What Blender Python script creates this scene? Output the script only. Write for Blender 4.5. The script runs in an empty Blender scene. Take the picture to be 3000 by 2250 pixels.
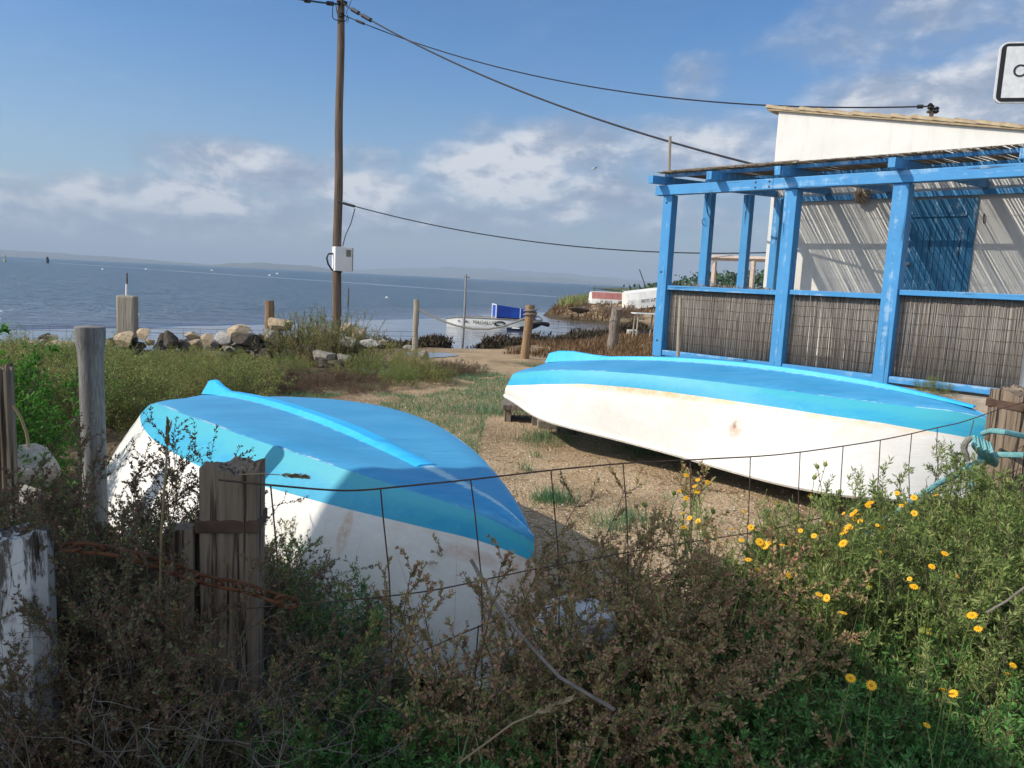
import bpy, math, random
import numpy as np
from mathutils import Vector, Matrix, noise as mnoise

rnd = random.Random(7)
RG = np.random.default_rng(11)
SC = bpy.context.scene
COL = SC.collection
rad = math.radians

# ------------------------------------------------------------------ camera
F, CX, CY = 2251.0, 1500.0, 1125.0
PITCH, ROLL = rad(7.68), rad(2.75)
CAM = np.array([0, 0, 1.5])
fwd = np.array([0, math.cos(PITCH), -math.sin(PITCH)])
r0 = np.array([1.0, 0, 0])
u0 = np.cross(r0, fwd)
CR = math.cos(ROLL) * r0 + math.sin(ROLL) * u0
CU = -math.sin(ROLL) * r0 + math.cos(ROLL) * u0


def ray(x, y):
    return fwd + CR * ((x - CX) / F) - CU * ((y - CY) / F)


def P(x, y, Y):
    """photo point (3000 x 2250) at forward distance Y"""
    d = ray(x, y)
    return CAM + d * (Y / d[1])


def G(x, y, z=0.0):
    """photo point on the level z"""
    d = ray(x, y)
    return CAM + d * ((z - CAM[2]) / d[2])


cam = bpy.data.cameras.new('camera')
cam.sensor_width = 36
cam.lens = F * 36 / 3000
cam.clip_start = 0.05
cam.clip_end = 40000
camo = bpy.data.objects.new('camera', cam)
COL.objects.link(camo)
M = Matrix.Identity(4)
for i in range(3):
    M[i][0], M[i][1], M[i][2], M[i][3] = CR[i], CU[i], -fwd[i], CAM[i]
camo.matrix_world = M
SC.camera = camo
SC.view_settings.view_transform = 'Standard'
SC.view_settings.look = 'None'
SC.view_settings.gamma = 1
SC.view_settings.exposure = 0.22

# ------------------------------------------------------------------ light
SUN_TRAVEL = Vector((1.308, 0.389, -1.0)).normalized()
SUN_EL = math.asin(-SUN_TRAVEL.z)
TO = -SUN_TRAVEL
SUN_AZ = math.atan2(TO.x, TO.y)
sl = bpy.data.lights.new('sun', 'SUN')
sl.energy = 4.0
sl.angle = rad(0.5)
sl.color = (1.0, 0.92, 0.80)
so = bpy.data.objects.new('sun', sl)
COL.objects.link(so)
so.rotation_euler = SUN_TRAVEL.to_track_quat('-Z', 'Y').to_euler()


# ------------------------------------------------------------------ node helpers
class NT:
    def __init__(s, tree):
        s.t = tree
        s.N = tree.nodes
        s.L = tree.links

    def new(s, typ, **kw):
        n = s.N.new(typ)
        for k, v in kw.items():
            setattr(n, k, v)
        return n

    def put(s, sock, v):
        if isinstance(v, bpy.types.NodeSocket):
            s.L.new(v, sock)
        elif v is not None:
            if hasattr(sock, 'default_value') and sock.type == 'RGBA' and len(v) == 3:
                v = (*v, 1)
            sock.default_value = v

    def math(s, op, a, b=None, c=None, clamp=False):
        n = s.new('ShaderNodeMath', operation=op, use_clamp=clamp)
        s.put(n.inputs[0], a)
        if b is not None: s.put(n.inputs[1], b)
        if c is not None: s.put(n.inputs[2], c)
        return n.outputs[0]

    def noise(s, vec, scale, detail=4, rough=0.55, dist=0.0):
        n = s.new('ShaderNodeTexNoise')
        if vec is not None: s.put(n.inputs['Vector'], vec)
        n.inputs['Scale'].default_value = scale
        n.inputs['Detail'].default_value = detail
        n.inputs['Roughness'].default_value = rough
        n.inputs['Distortion'].default_value = dist
        return n.outputs['Fac']

    def ramp(s, fac, stops, interp='LINEAR'):
        n = s.new('ShaderNodeValToRGB')
        cr = n.color_ramp
        cr.interpolation = interp
        while len(cr.elements) < len(stops): cr.elements.new(0.5)
        for e, (p, c) in zip(cr.elements, stops):
            e.position = p
            e.color = (*c, 1) if len(c) == 3 else c
        s.put(n.inputs[0], fac)
        return n.outputs[0]

    def mix(s, fac, a, b, blend='MIX'):
        n = s.new('ShaderNodeMix', data_type='RGBA', blend_type=blend)
        s.put(n.inputs[0], fac)
        s.put(n.inputs[6], a)
        s.put(n.inputs[7], b)
        return n.outputs[2]

    def step(s, v, lo, hi):
        n = s.new('ShaderNodeMapRange', clamp=True)
        s.put(n.inputs[0], v)
        n.inputs[1].default_value = lo
        n.inputs[2].default_value = hi
        return n.outputs[0]

    def scale(s, vec, sc):
        n = s.new('ShaderNodeMapping')
        s.put(n.inputs[0], vec)
        n.inputs['Scale'].default_value = sc
        return n.outputs[0]

    def obj(s):
        return s.new('ShaderNodeTexCoord').outputs['Object']

    def pos(s):
        return s.new('ShaderNodeNewGeometry').outputs['Position']

    def island(s):
        return s.new('ShaderNodeNewGeometry').outputs['Random Per Island']

    def rand(s):
        return s.new('ShaderNodeObjectInfo').outputs['Random']

    def uv(s):
        return s.new('ShaderNodeUVMap').outputs[0]

    def bump(s, h, strength=0.3, dist=0.01):
        n = s.new('ShaderNodeBump')
        s.put(n.inputs['Height'], h)
        s.put(n.inputs['Strength'], strength)
        n.inputs['Distance'].default_value = dist
        return n.outputs[0]


def mat(name, build=None, color=(.5, .5, .5), rough=.6, metal=0.0, spec=.4):
    m = bpy.data.materials.new(name)
    m.use_nodes = True
    t = NT(m.node_tree)
    b = t.N['Principled BSDF']
    b.inputs['Base Color'].default_value = (*color, 1)
    b.inputs['Roughness'].default_value = rough
    b.inputs['Metallic'].default_value = metal
    b.inputs['Specular IOR Level'].default_value = spec
    if build: build(t, b)
    return m


def mottled(name, c1, c2, scale=6, rough=.7, bump=.3, bscale=40, bd=.005, stretch=(1, 1, 1), spec=.3, metal=0, c3=None, dirt=.35):
    def f(t, b):
        v = t.scale(t.obj(), stretch)
        n = t.noise(v, scale, 6, .62)
        st = [(.32, c1), (.68, c2)] if c3 is None else [(.28, c1), (.5, c2), (.72, c3)]
        col = t.ramp(n, st)
        n2 = t.noise(v, bscale, 5, .6)
        col = t.mix(t.math('MULTIPLY', t.step(n2, .35, .75), dirt), col, tuple(x * .45 for x in c1))
        t.put(b.inputs['Base Color'], col)
        t.put(b.inputs['Normal'], t.bump(n2, bump, bd))
    return mat(name, f, rough=rough, spec=spec, metal=metal)


def wood(name, c1, c2, crack=.5, scale=1.0, bump=.6, axis=2):
    def f(t, b):
        s = [14 * scale] * 3
        s[axis] = .9 * scale
        v = t.scale(t.obj(), tuple(s))
        n = t.noise(v, 1.6, 6, .6, .4)
        s2 = [34 * scale] * 3
        s2[axis] = 1.1 * scale
        g = t.noise(t.scale(t.obj(), tuple(s2)), 1.7, 3, .5, .6)
        col = t.ramp(n, [(.3, c1), (.7, c2)])
        cr = t.math('SUBTRACT', 1.0, t.step(g, .33, .45))
        col = t.mix(t.math('MULTIPLY', cr, crack), col, tuple(x * .18 for x in c1))
        t.put(b.inputs['Base Color'], col)
        h = t.math('SUBTRACT', n, t.math('MULTIPLY', cr, .8))
        t.put(b.inputs['Normal'], t.bump(h, bump, .008))
    return mat(name, f, rough=.85, spec=.2)


def painted_wood(name, c, c2, axis=2):
    def f(t, b):
        s = [18] * 3
        s[axis] = .7
        v = t.scale(t.obj(), tuple(s))
        g = t.noise(v, 1.5, 5, .6, .5)
        big = t.noise(t.obj(), 3.0, 6, .7)
        col = t.ramp(big, [(.3, c), (.75, c2)])
        cr = t.math('SUBTRACT', 1.0, t.step(g, .31, .39))
        col = t.mix(t.math('MULTIPLY', cr, .85), col, tuple(x * .12 for x in c))
        worn = t.step(t.math('MULTIPLY', t.noise(t.obj(), 7, 8, .75), t.noise(v, .8, 3, .5)), .29, .38)
        col = t.mix(t.math('MULTIPLY', worn, .55), col, (.36, .50, .62))
        t.put(b.inputs['Base Color'], col)
        t.put(b.inputs['Normal'], t.bump(t.math('SUBTRACT', g, cr), .35, .004))
    return mat(name, f, rough=.55, spec=.35)


def leafmat(name, stops, trans=.3, rough=.55, big=None, noise_scale=2.0, vary=.35):
    """leaf colours picked per leaf, shifted by clump"""
    m = bpy.data.materials.new(name)
    m.use_nodes = True
    t = NT(m.node_tree)
    b = t.N['Principled BSDF']
    k = len(stops)
    fac = t.island()
    n = t.noise(t.pos(), noise_scale, 3, .6)
    fac = t.math('ADD', t.math('MULTIPLY', fac, 1 - vary), t.math('MULTIPLY', t.step(n, .3, .7), vary))
    col = t.ramp(fac, [((i + .5) / k, c) for i, c in enumerate(stops)])
    t.put(b.inputs['Base Color'], col)
    b.inputs['Roughness'].default_value = rough
    b.inputs['Specular IOR Level'].default_value = .25
    tr = t.new('ShaderNodeBsdfTranslucent')
    t.put(tr.inputs[0], col)
    mx = t.new('ShaderNodeMixShader')
    mx.inputs[0].default_value = trans
    t.L.new(b.outputs[0], mx.inputs[1])
    t.L.new(tr.outputs[0], mx.inputs[2])
    t.L.new(mx.outputs[0], t.N['Material Output'].inputs[0])
    return m


# ------------------------------------------------------------------ object helpers
def tag(o, label=None, cat=None, group=None, kind=None):
    if label: o['label'] = label
    if cat: o['category'] = cat
    if group: o['group'] = group
    if kind: o['kind'] = kind
    return o


def empty(name, loc=(0, 0, 0), rz=0.0):
    o = bpy.data.objects.new(name, None)
    COL.objects.link(o)
    o.location = loc
    o.rotation_euler = (0, 0, rz)
    o.empty_display_size = .1
    return o


def link_mesh(name, me, parent=None):
    o = bpy.data.objects.new(name, me)
    COL.objects.link(o)
    if parent is not None: o.parent = parent
    return o


def npmesh(name, V, Fq, mats, parent=None, smooth=False, fm=None, uv=None):
    """mesh from a vertex array and an array of quads or triangles"""
    V = np.ascontiguousarray(V, np.float32)
    Fq = np.ascontiguousarray(Fq, np.int32)
    me = bpy.data.meshes.new(name)
    n, k = Fq.shape
    me.vertices.add(len(V))
    me.vertices.foreach_set('co', V.ravel())
    me.loops.add(n * k)
    me.loops.foreach_set('vertex_index', Fq.ravel())
    me.polygons.add(n)
    me.polygons.foreach_set('loop_start', np.arange(0, n * k, k, dtype=np.int32))
    if fm is not None: me.polygons.foreach_set('material_index', np.ascontiguousarray(fm, np.int32))
    me.update(calc_edges=True)
    if smooth: me.polygons.foreach_set('use_smooth', np.ones(n, bool))
    if uv is not None:
        l = me.uv_layers.new(name='UVMap')
        l.data.foreach_set('uv', np.ascontiguousarray(uv, np.float32)[Fq.ravel()].ravel())
    for m in (mats if isinstance(mats, (list, tuple)) else [mats]): me.materials.append(m)
    return link_mesh(name, me, parent)


class MB:
    """collects simple solids, builds ONE mesh"""
    def __init__(s, T=None):
        s.v, s.f, s.m = [], [], []
        s.T = T

    def add(s, V, Fs, mi=0):
        b = len(s.v)
        s.v += [tuple(s.T(*p)) if s.T else tuple(p) for p in V]
        s.f += [[i + b for i in f] for f in Fs]
        s.m += [mi] * len(Fs)

    def box(s, a, b, mi=0, bev=0.0):
        (x0, y0, z0), (x1, y1, z1) = a, b
        if bev <= 0:
            V = [(x, y, z) for z in (z0, z1) for y in (y0, y1) for x in (x0, x1)]
            s.add(V, [(0, 2, 3, 1), (4, 5, 7, 6), (0, 1, 5, 4), (2, 6, 7, 3), (0, 4, 6, 2), (1, 3, 7, 5)], mi)
            return
        bm_v, bm_f = bevel_box(x1 - x0, y1 - y0, z1 - z0, bev)
        s.add([(p[0] + (x0 + x1) / 2, p[1] + (y0 + y1) / 2, p[2] + (z0 + z1) / 2) for p in bm_v], bm_f, mi)

    def tube(s, pts, r, n=8, mi=0, cap=True):
        pts = [np.array(p, float) for p in pts]
        K = len(pts)
        rr = [r] * K if not hasattr(r, '__len__') else r
        V, Fs = [], []
        ref = None
        for i, p in enumerate(pts):
            t = pts[min(i + 1, K - 1)] - pts[max(i - 1, 0)]
            t = t / (np.linalg.norm(t) + 1e-9)
            if ref is None:
                ref = np.array([0, 0, 1.0]) if abs(t[2]) < .9 else np.array([1.0, 0, 0])
            a = np.cross(t, ref)
            a /= np.linalg.norm(a) + 1e-9
            c = np.cross(a, t)
            ref = c
            for j in range(n):
                th = 2 * math.pi * j / n
                V.append(p + rr[i] * (a * math.cos(th) + c * math.sin(th)))
        for i in range(K - 1):
            for j in range(n):
                j2 = (j + 1) % n
                Fs.append((i * n + j, i * n + j2, (i + 1) * n + j2, (i + 1) * n + j))
        if cap:
            Fs.append(tuple(range(n))[::-1])
            Fs.append(tuple((K - 1) * n + j for j in range(n)))
        s.add(V, Fs, mi)

    def lathe(s, prof, n=16, c=(0, 0, 0), mi=0):
        V = [(c[0] + r * math.cos(2 * math.pi * j / n), c[1] + r * math.sin(2 * math.pi * j / n), c[2] + z) for r, z in prof for j in range(n)]
        Fs = []
        for i in range(len(prof) - 1):
            for j in range(n):
                j2 = (j + 1) % n
                Fs.append((i * n + j, i * n + j2, (i + 1) * n + j2, (i + 1) * n + j))
        Fs.append(tuple(range(n))[::-1])
        Fs.append(tuple((len(prof) - 1) * n + j for j in range(n)))
        s.add(V, Fs, mi)

    def build(s, name, mats, parent=None, smooth=False):
        me = bpy.data.meshes.new(name)
        me.from_pydata([tuple(map(float, p)) for p in s.v], [], s.f)
        mats = mats if isinstance(mats, (list, tuple)) else [mats]
        for m in mats: me.materials.append(m)
        if len(mats) > 1: me.polygons.foreach_set('material_index', s.m)
        if smooth: me.polygons.foreach_set('use_smooth', [True] * len(me.polygons))
        me.update()
        if smooth:
            try: me.set_sharp_from_angle(angle=rad(40))
            except Exception: pass
        return link_mesh(name, me, parent)


_bevc = {}


def bevel_box(dx, dy, dz, b):
    k = (round(dx, 4), round(dy, 4), round(dz, 4), b)
    if k in _bevc: return _bevc[k]
    import bmesh
    bm = bmesh.new()
    bmesh.ops.create_cube(bm, size=1)
    for v in bm.verts: v.co = (v.co.x * dx, v.co.y * dy, v.co.z * dz)
    bmesh.ops.bevel(bm, geom=bm.edges[:], offset=b, segments=2, affect='EDGES', profile=.6)
    bm.verts.index_update()
    r = ([tuple(v.co) for v in bm.verts], [[v.index for v in f.verts] for f in bm.faces])
    bm.free()
    _bevc[k] = r
    return r


def dup(o, parent=None):
    c = o.copy()
    COL.objects.link(c)
    if parent is not None: c.parent = parent
    for ch in list(o.children): dup(ch, c)
    return c


def text(body, size, m, loc, rot, name='lettering', parent=None, ext=.002, align='LEFT'):
    cu = bpy.data.curves.new(name, 'FONT')
    cu.body = body
    cu.size = size
    cu.extrude = ext
    cu.align_x = align
    cu.materials.append(m)
    o = bpy.data.objects.new(name, cu)
    COL.objects.link(o)
    if parent is not None: o.parent = parent
    bpy.context.view_layer.update()
    me = bpy.data.meshes.new_from_object(o.evaluated_get(bpy.context.evaluated_depsgraph_get()))
    bpy.data.objects.remove(o)
    o = link_mesh(name, me, parent)
    o.location = loc
    o.rotation_euler = rot
    return o


def catenary(a, b, sag, n=24):
    a, b = np.array(a, float), np.array(b, float)
    out = []
    for i in range(n + 1):
        t = i / n
        p = a * (1 - t) + b * t
        p[2] -= sag * 4 * t * (1 - t)
        out.append(p)
    return out


# ------------------------------------------------------------------ materials
M_ = {}
M_['blue_wood'] = painted_wood('blue_painted_wood', (.042, .222, .48), (.065, .285, .56), 2)
M_['blue_wood_h'] = painted_wood('blue_painted_beam', (.042, .222, .48), (.065, .285, .56), 0)
M_['grey_wood'] = wood('weathered_grey_wood', (.13, .105, .085), (.30, .25, .205), .9)
M_['dark_wood'] = wood('dark_weathered_wood', (.085, .066, .05), (.20, .16, .125), .9)
M_['sleeper'] = wood('split_sleeper_wood', (.15, .11, .08), (.29, .225, .165), .95, 1.2, .9)
M_['pole_wood'] = wood('creosoted_pole_wood', (.085, .06, .045), (.20, .145, .105), .8, .7, .5)
M_['post_brown'] = wood('brown_post_wood', (.20, .12, .065), (.36, .24, .14), .7)
M_['post_pale'] = wood('pale_post_wood', (.26, .22, .17), (.42, .37, .29), .6)
M_['fibre'] = mottled('grey_fibre_pipe', (.13, .125, .12), (.36, .345, .32), 6, .85, .7, 45, .003, (4, 4, .45), dirt=.75)
def peel_build(t, b):
    v = t.obj()
    z = t.new('ShaderNodeSeparateXYZ')
    t.put(z.inputs[0], v)
    n = t.noise(t.scale(v, (7, 7, 1.6)), 3.0, 7, .7, .3)
    top = t.step(z.outputs[2], .55, .97)
    bare = t.step(t.math('ADD', n, t.math('MULTIPLY', top, .17)), .60, .66)
    paint = t.ramp(t.noise(v, 6, 6, .65), [(.3, (.50, .49, .48)), (.7, (.70, .69, .68))])
    grain = t.noise(t.scale(v, (40, 40, 1.5)), 1.6, 4, .6)
    woodc = t.ramp(grain, [(.35, (.035, .028, .022)), (.65, (.17, .145, .12))])
    col = t.mix(bare, paint, woodc)
    t.put(b.inputs['Base Color'], col)
    t.put(b.inputs['Normal'], t.bump(t.math('SUBTRACT', t.math('MULTIPLY', grain, .5), bare), .6, .004))


M_['white_peeling'] = mat('peeling_white_paint', peel_build, rough=.7, spec=.2)
M_['pink_timber'] = wood('weathered_pink_timber', (.42, .33, .27), (.58, .48, .41), .3, 1, .4, 0)
M_['plaster'] = mottled('white_lime_plaster', (.62, .60, .555), (.70, .68, .64), 1.6, .9, .16, 11, .010, spec=.15, dirt=.10)
def wall_build(t, b):
    v = t.obj()
    n = t.noise(v, 1.6, 6, .65)
    st = t.noise(t.scale(v, (3.2, 3.2, .5)), 1.6, 6, .7)
    col = t.ramp(n, [(.3, (.62, .60, .555)), (.7, (.70, .68, .64))])
    col = t.mix(t.math('MULTIPLY', t.step(st, .52, .74), .38), col, (.46, .44, .40))
    cr = t.noise(v, 9, 8, .8)
    col = t.mix(t.math('MULTIPLY', t.step(cr, .62, .72), .25), col, (.40, .38, .34))
    t.put(b.inputs['Base Color'], col)
    t.put(b.inputs['Normal'], t.bump(t.math('ADD', n, t.math('MULTIPLY', t.noise(v, 11, 6, .65), .6)), .22, .012))


M_['plaster'] = mat('white_lime_plaster', wall_build, rough=.9, spec=.15)
M_['concrete'] = mottled('rough_concrete', (.26, .22, .17), (.42, .36, .29), 6, .9, .5, 40, .006)
M_['tile'] = mottled('ochre_roof_tile', (.30, .22, .13), (.50, .40, .26), 9, .9, .5, 40, .006)
M_['steel'] = mottled('galvanised_steel', (.28, .28, .28), (.42, .42, .42), 8, .45, .1, 60, .001, metal=.7)
M_['rust'] = mottled('rusty_iron', (.07, .028, .014), (.17, .066, .028), 30, .85, .4, 90, .001)
M_['strap'] = mottled('dark_rusted_strap', (.06, .035, .025), (.13, .08, .055), 14, .85, .4, 60, .001)
M_['wire'] = mottled('rusty_wire', (.06, .038, .028), (.13, .085, .065), 20, .7, .1, 90, .001)
M_['black'] = mat('black_rubber', color=(.012, .012, .014), rough=.5)
M_['cable'] = mat('black_cable', color=(.014, .016, .022), rough=.6)
M_['white_plastic'] = mottled('white_box_enamel', (.70, .70, .69), (.80, .80, .79), 4, .4, .02, 40, .001)
M_['rope_grey'] = mottled('grey_rope', (.16, .15, .13), (.30, .28, .25), 40, .9, .6, 120, .002)
M_['rope_teal'] = mottled('teal_rope', (.13, .34, .34), (.26, .50, .49), 30, .85, .8, 140, .003)
M_['white_boat'] = mottled('faded_white_hull', (.72, .69, .63), (.84, .82, .77), 3, .5, .05, 30, .002)
M_['red_paint'] = mottled('faded_red_paint', (.36, .13, .11), (.50, .22, .19), 4, .6, .1, 30, .002)
M_['ink'] = mat('black_lettering', color=(.02, .022, .025), rough=.6)
M_['blue_tarp'] = None
M_['seaweed'] = leafmat('dry_seaweed', [(.025, .02, .014), (.05, .038, .022), (.085, .062, .035), (.11, .085, .05)], .05, .8)


def rock_mat(name, c1, c2, c3):
    def f(t, b):
        v = t.obj()
        n = t.noise(v, 4.0, 8, .65)
        col = t.ramp(n, [(.25, c1), (.5, c2), (.72, c3)])
        pit = t.noise(v, 26, 5, .6)
        col = t.mix(t.math('MULTIPLY', t.step(pit, .55, .72), .6), col, tuple(x * .3 for x in c1))
        r = t.rand()
        col = t.mix(t.math('MULTIPLY', r, .35), col, (.20, .17, .13))
        t.put(b.inputs['Base Color'], col)
        t.put(b.inputs['Normal'], t.bump(t.math('ADD', n, t.math('MULTIPLY', pit, .35)), .8, .03))
    return mat(name, f, rough=.9, spec=.15)


M_['rock_tan'] = rock_mat('tan_limestone', (.34, .24, .14), (.54, .41, .27), (.64, .54, .40))
M_['rock_grey'] = rock_mat('grey_limestone', (.13, .115, .095), (.27, .245, .21), (.43, .40, .35))
M_['rock_dark'] = rock_mat('dark_pitted_stone', (.025, .022, .02), (.065, .055, .045), (.13, .105, .08))
M_['rock_pale'] = rock_mat('pale_stone', (.36, .33, .29), (.50, .46, .41), (.62, .58, .53))

# boat paints: uv.x runs along the hull, uv.y from gunwale (0) to keel (1)
def boat_paint(name, c1, c2, chalk, kind, spots=()):
    def f(t, b):
        uv = t.new('ShaderNodeSeparateXYZ')
        t.put(uv.inputs[0], t.uv())
        v = t.obj()
        n = t.noise(v, 2.2, 5, .6)
        streak = t.noise(t.scale(v, (1.2, 9, 9)), 2.5, 5, .6)
        col = t.ramp(t.math('ADD', t.math('MULTIPLY', n, .5), t.math('MULTIPLY', streak, .5)), [(.40, c1), (.60, c2)])
        brush = t.noise(t.scale(v, (2.5, 30, 30)), 2.0, 4, .7)
        col = t.mix(t.math('MULTIPLY', t.step(brush, .52, .72), .28), col, tuple(min(1, x * 1.25 + .03) for x in c2))
        col = t.mix(t.math('MULTIPLY', t.step(t.noise(t.scale(v, (5, 11, 11)), 3.0, 6, .75), .60, .74), .35), col, tuple(x * .6 for x in c1))
        fine = t.noise(v, 55, 6, .7)
        if kind == 'bottom':
            # chalky wear along the chine and the keel strip
            e1 = t.math('SUBTRACT', 1.0, t.step(t.math('ABSOLUTE', t.math('SUBTRACT', uv.outputs[1], .565)), 0, .022))
            e2 = t.math('SUBTRACT', 1.0, t.step(t.math('SUBTRACT', 1.0, uv.outputs[1]), .02, .09))
            e = t.math('MAXIMUM', t.math('MULTIPLY', e1, t.math('ADD', .25, t.math('MULTIPLY', t.step(t.noise(v, 1.7, 3, .6), .45, .6), .6))), t.math('MULTIPLY', e2, .8))
            w = t.step(t.math('ADD', t.math('MULTIPLY', e, .40), t.noise(t.scale(v, (3, 12, 12)), 4, 8, .75)), .69, .80)
            col = t.mix(t.math('MULTIPLY', w, .85), col, chalk)
            sp = t.step(t.noise(t.scale(v, (9, 20, 20)), 3.0, 2, .5), .755, .78)
            col = t.mix(t.math('MULTIPLY', sp, .8), col, (.01, .06, .12))
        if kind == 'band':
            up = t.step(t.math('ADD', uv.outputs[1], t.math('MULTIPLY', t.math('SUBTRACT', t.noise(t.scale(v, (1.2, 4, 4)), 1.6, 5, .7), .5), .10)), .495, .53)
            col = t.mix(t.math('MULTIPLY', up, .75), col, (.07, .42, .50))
            w = t.step(t.noise(t.scale(v, (4, 14, 14)), 3.0, 7, .75), .66, .78)
            col = t.mix(t.math('MULTIPLY', w, .5), col, (.40, .58, .58))
        if kind == 'white':
            # rust wash under the paint line, some stains
            s = t.math('MULTIPLY', t.step(uv.outputs[1], .12, .44), t.step(t.noise(t.scale(v, (1.3, 3, 3)), 1.3, 4, .6), .42, .75))
            col = t.mix(t.math('MULTIPLY', s, .42), col, (.66, .40, .16))
            d = t.step(t.noise(t.scale(v, (6, 2.5, 2.5)), 3.2, 5, .7), .70, .80)
            col = t.mix(t.math('MULTIPLY', d, .35), col, (.34, .22, .12))
            sp = t.step(t.noise(v, 38, 2, .5), .76, .80)
            col = t.mix(t.math('MULTIPLY', sp, .5), col, (.22, .16, .11))
        for (u0, v0, ru, rv, sc, st) in spots:
            a = t.math('DIVIDE', t.math('SUBTRACT', uv.outputs[0], u0), ru)
            c = t.math('DIVIDE', t.math('SUBTRACT', uv.outputs[1], v0), rv)
            r2 = t.math('ADD', t.math('MULTIPLY', a, a), t.math('MULTIPLY', c, c))
            m = t.math('MULTIPLY', t.math('SUBTRACT', 1.0, t.step(r2, .1, 1.0)), t.step(t.noise(v, 17, 6, .7), .30, .62))
            col = t.mix(t.math('MULTIPLY', m, st), col, sc)
        t.put(b.inputs['Base Color'], col)
        t.put(b.inputs['Normal'], t.bump(t.math('ADD', t.math('ADD', t.math('MULTIPLY', fine, .4), t.math('MULTIPLY', brush, .8)), n), .20, .006))
        t.put(b.inputs['Roughness'], t.math('ADD', .38, t.math('MULTIPLY', streak, .25)))
    return mat(name, f, spec=.35)


M_['hull_bottom'] = boat_paint('sky_blue_antifouling', (.045, .27, .49), (.075, .33, .56), (.42, .62, .66), 'bottom')
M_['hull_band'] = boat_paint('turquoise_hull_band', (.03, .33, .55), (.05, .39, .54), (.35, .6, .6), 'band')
M_['hull_white'] = boat_paint('cream_white_topsides', (.71, .69, .645), (.775, .76, .72), (.8, .8, .8), 'white', [(.838, .37, .007, .09, (.50, .24, .06), .9), (.995, .28, .03, .24, (.42, .22, .10), .8), (.95, .40, .03, .03, (.45, .16, .06), .6)])
M_['hull_white_worn'] = boat_paint('stained_white_topsides', (.71, .69, .645), (.775, .76, .72), (.8, .8, .8), 'white', [(.625, .275, .016, .085, (.46, .24, .13), .75), (.622, .30, .005, .03, (.12, .06, .04), .8), (.40, .44, .26, .045, (.70, .38, .10), .75), (.75, .44, .3, .03, (.72, .48, .2), .5)])
M_['hull_strip'] = boat_paint('bright_blue_keel_strip', (.02, .40, .78), (.05, .46, .80), (.50, .70, .74), 'bottom')

# foliage
M_['lf_red'] = leafmat('reddish_leaf', [(0.179, 0.235, 0.067), (0.269, 0.280, 0.090), (0.370, 0.325, 0.112), (0.470, 0.224, 0.146), (0.526, 0.314, 0.190), (0.235, 0.246, 0.090), (0.403, 0.213, 0.134)], .25)
M_['lf_dark'] = leafmat('dark_maroon_leaf', [(0.130, 0.162, 0.065), (0.179, 0.179, 0.073), (0.227, 0.097, 0.073), (0.130, 0.097, 0.065), (0.194, 0.211, 0.082)], .2)
M_['lf_olive'] = leafmat('olive_leaf', [(0.101, 0.216, 0.057), (0.172, 0.273, 0.079), (0.287, 0.316, 0.101), (0.389, 0.316, 0.115), (0.345, 0.201, 0.129)], .3)
M_['lf_green'] = leafmat('green_leaf', [(.06, .19, .045), (.09, .26, .055), (.14, .31, .07), (.19, .29, .10)], .3)
M_['lf_flower'] = leafmat('grey_green_leaf', [(.12, .18, .05), (.19, .27, .07), (.27, .34, .10), (.36, .36, .15)], .3)
M_['lf_bright'] = leafmat('bright_green_leaf', [(.035, .12, .012), (.06, .19, .02), (.095, .26, .03)], .4)
M_['lf_mid'] = leafmat('scrub_leaf', [(.13, .20, .05), (.21, .30, .07), (.31, .35, .095), (.40, .37, .13), (.32, .24, .10)], .25, vary=.6, noise_scale=1.1)
M_['lf_scrub2'] = leafmat('bright_scrub_leaf', [(.10, .20, .045), (.16, .28, .06), (.24, .33, .08), (.33, .34, .11)], .3, vary=.5)
M_['lf_midred'] = leafmat('heather_leaf', [(0.108, 0.090, 0.054), (0.168, 0.120, 0.078), (0.204, 0.126, 0.090), (0.156, 0.144, 0.084)], .2, vary=.5)
M_['lf_pine'] = leafmat('far_pine_leaf', [(.02, .05, .014), (.035, .075, .02), (.05, .09, .025)], .1, noise_scale=.1, vary=.5)
M_['stem_brown'] = mottled('brown_stem', (.10, .068, .046), (.20, .14, .10), 20, .9, .2, 60, .001)
M_['stem_grey'] = mottled('grey_dead_twig', (.14, .115, .095), (.30, .255, .215), 12, .9, .2, 60, .001)
M_['straw'] = leafmat('straw', [(.22, .16, .08), (.32, .24, .13), (.40, .31, .18)], .2)
M_['blade'] = leafmat('grass_blade', [(.06, .17, .07), (.085, .21, .09), (.13, .25, .11), (.29, .26, .13)], .3, vary=.4)
M_['petal'] = mat('yellow_petal', color=(.80, .40, .004), rough=.5)
M_['disc'] = mat('flower_disc', color=(.50, .27, .01), rough=.8)
M_['salt'] = leafmat('red_brown_saltwort', [(.09, .05, .026), (.145, .08, .038), (.20, .12, .055), (.12, .10, .045)], .15, vary=.6)


# reeds
def reed_mat(name, stops):
    def f(t, b):
        col = t.ramp(t.island(), [((i + .5) / len(stops), c) for i, c in enumerate(stops)])
        n = t.noise(t.scale(t.pos(), (2.0, 2.0, 1.2)), 1.1, 5, .6)
        col = t.mix(t.math('MULTIPLY', t.step(n, .35, .7), .35), col, (.14, .11, .085))
        t.put(b.inputs['Base Color'], col)
    return mat(name, f, rough=.8, spec=.2)


M_['reed'] = reed_mat('weathered_reed', [(.19, .168, .147), (.23, .206, .182), (.27, .245, .217), (.36, .33, .295)])
M_['reed_roof'] = reed_mat('roof_reed', [(.10, .075, .05), (.20, .155, .10), (.32, .26, .18)])

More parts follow.
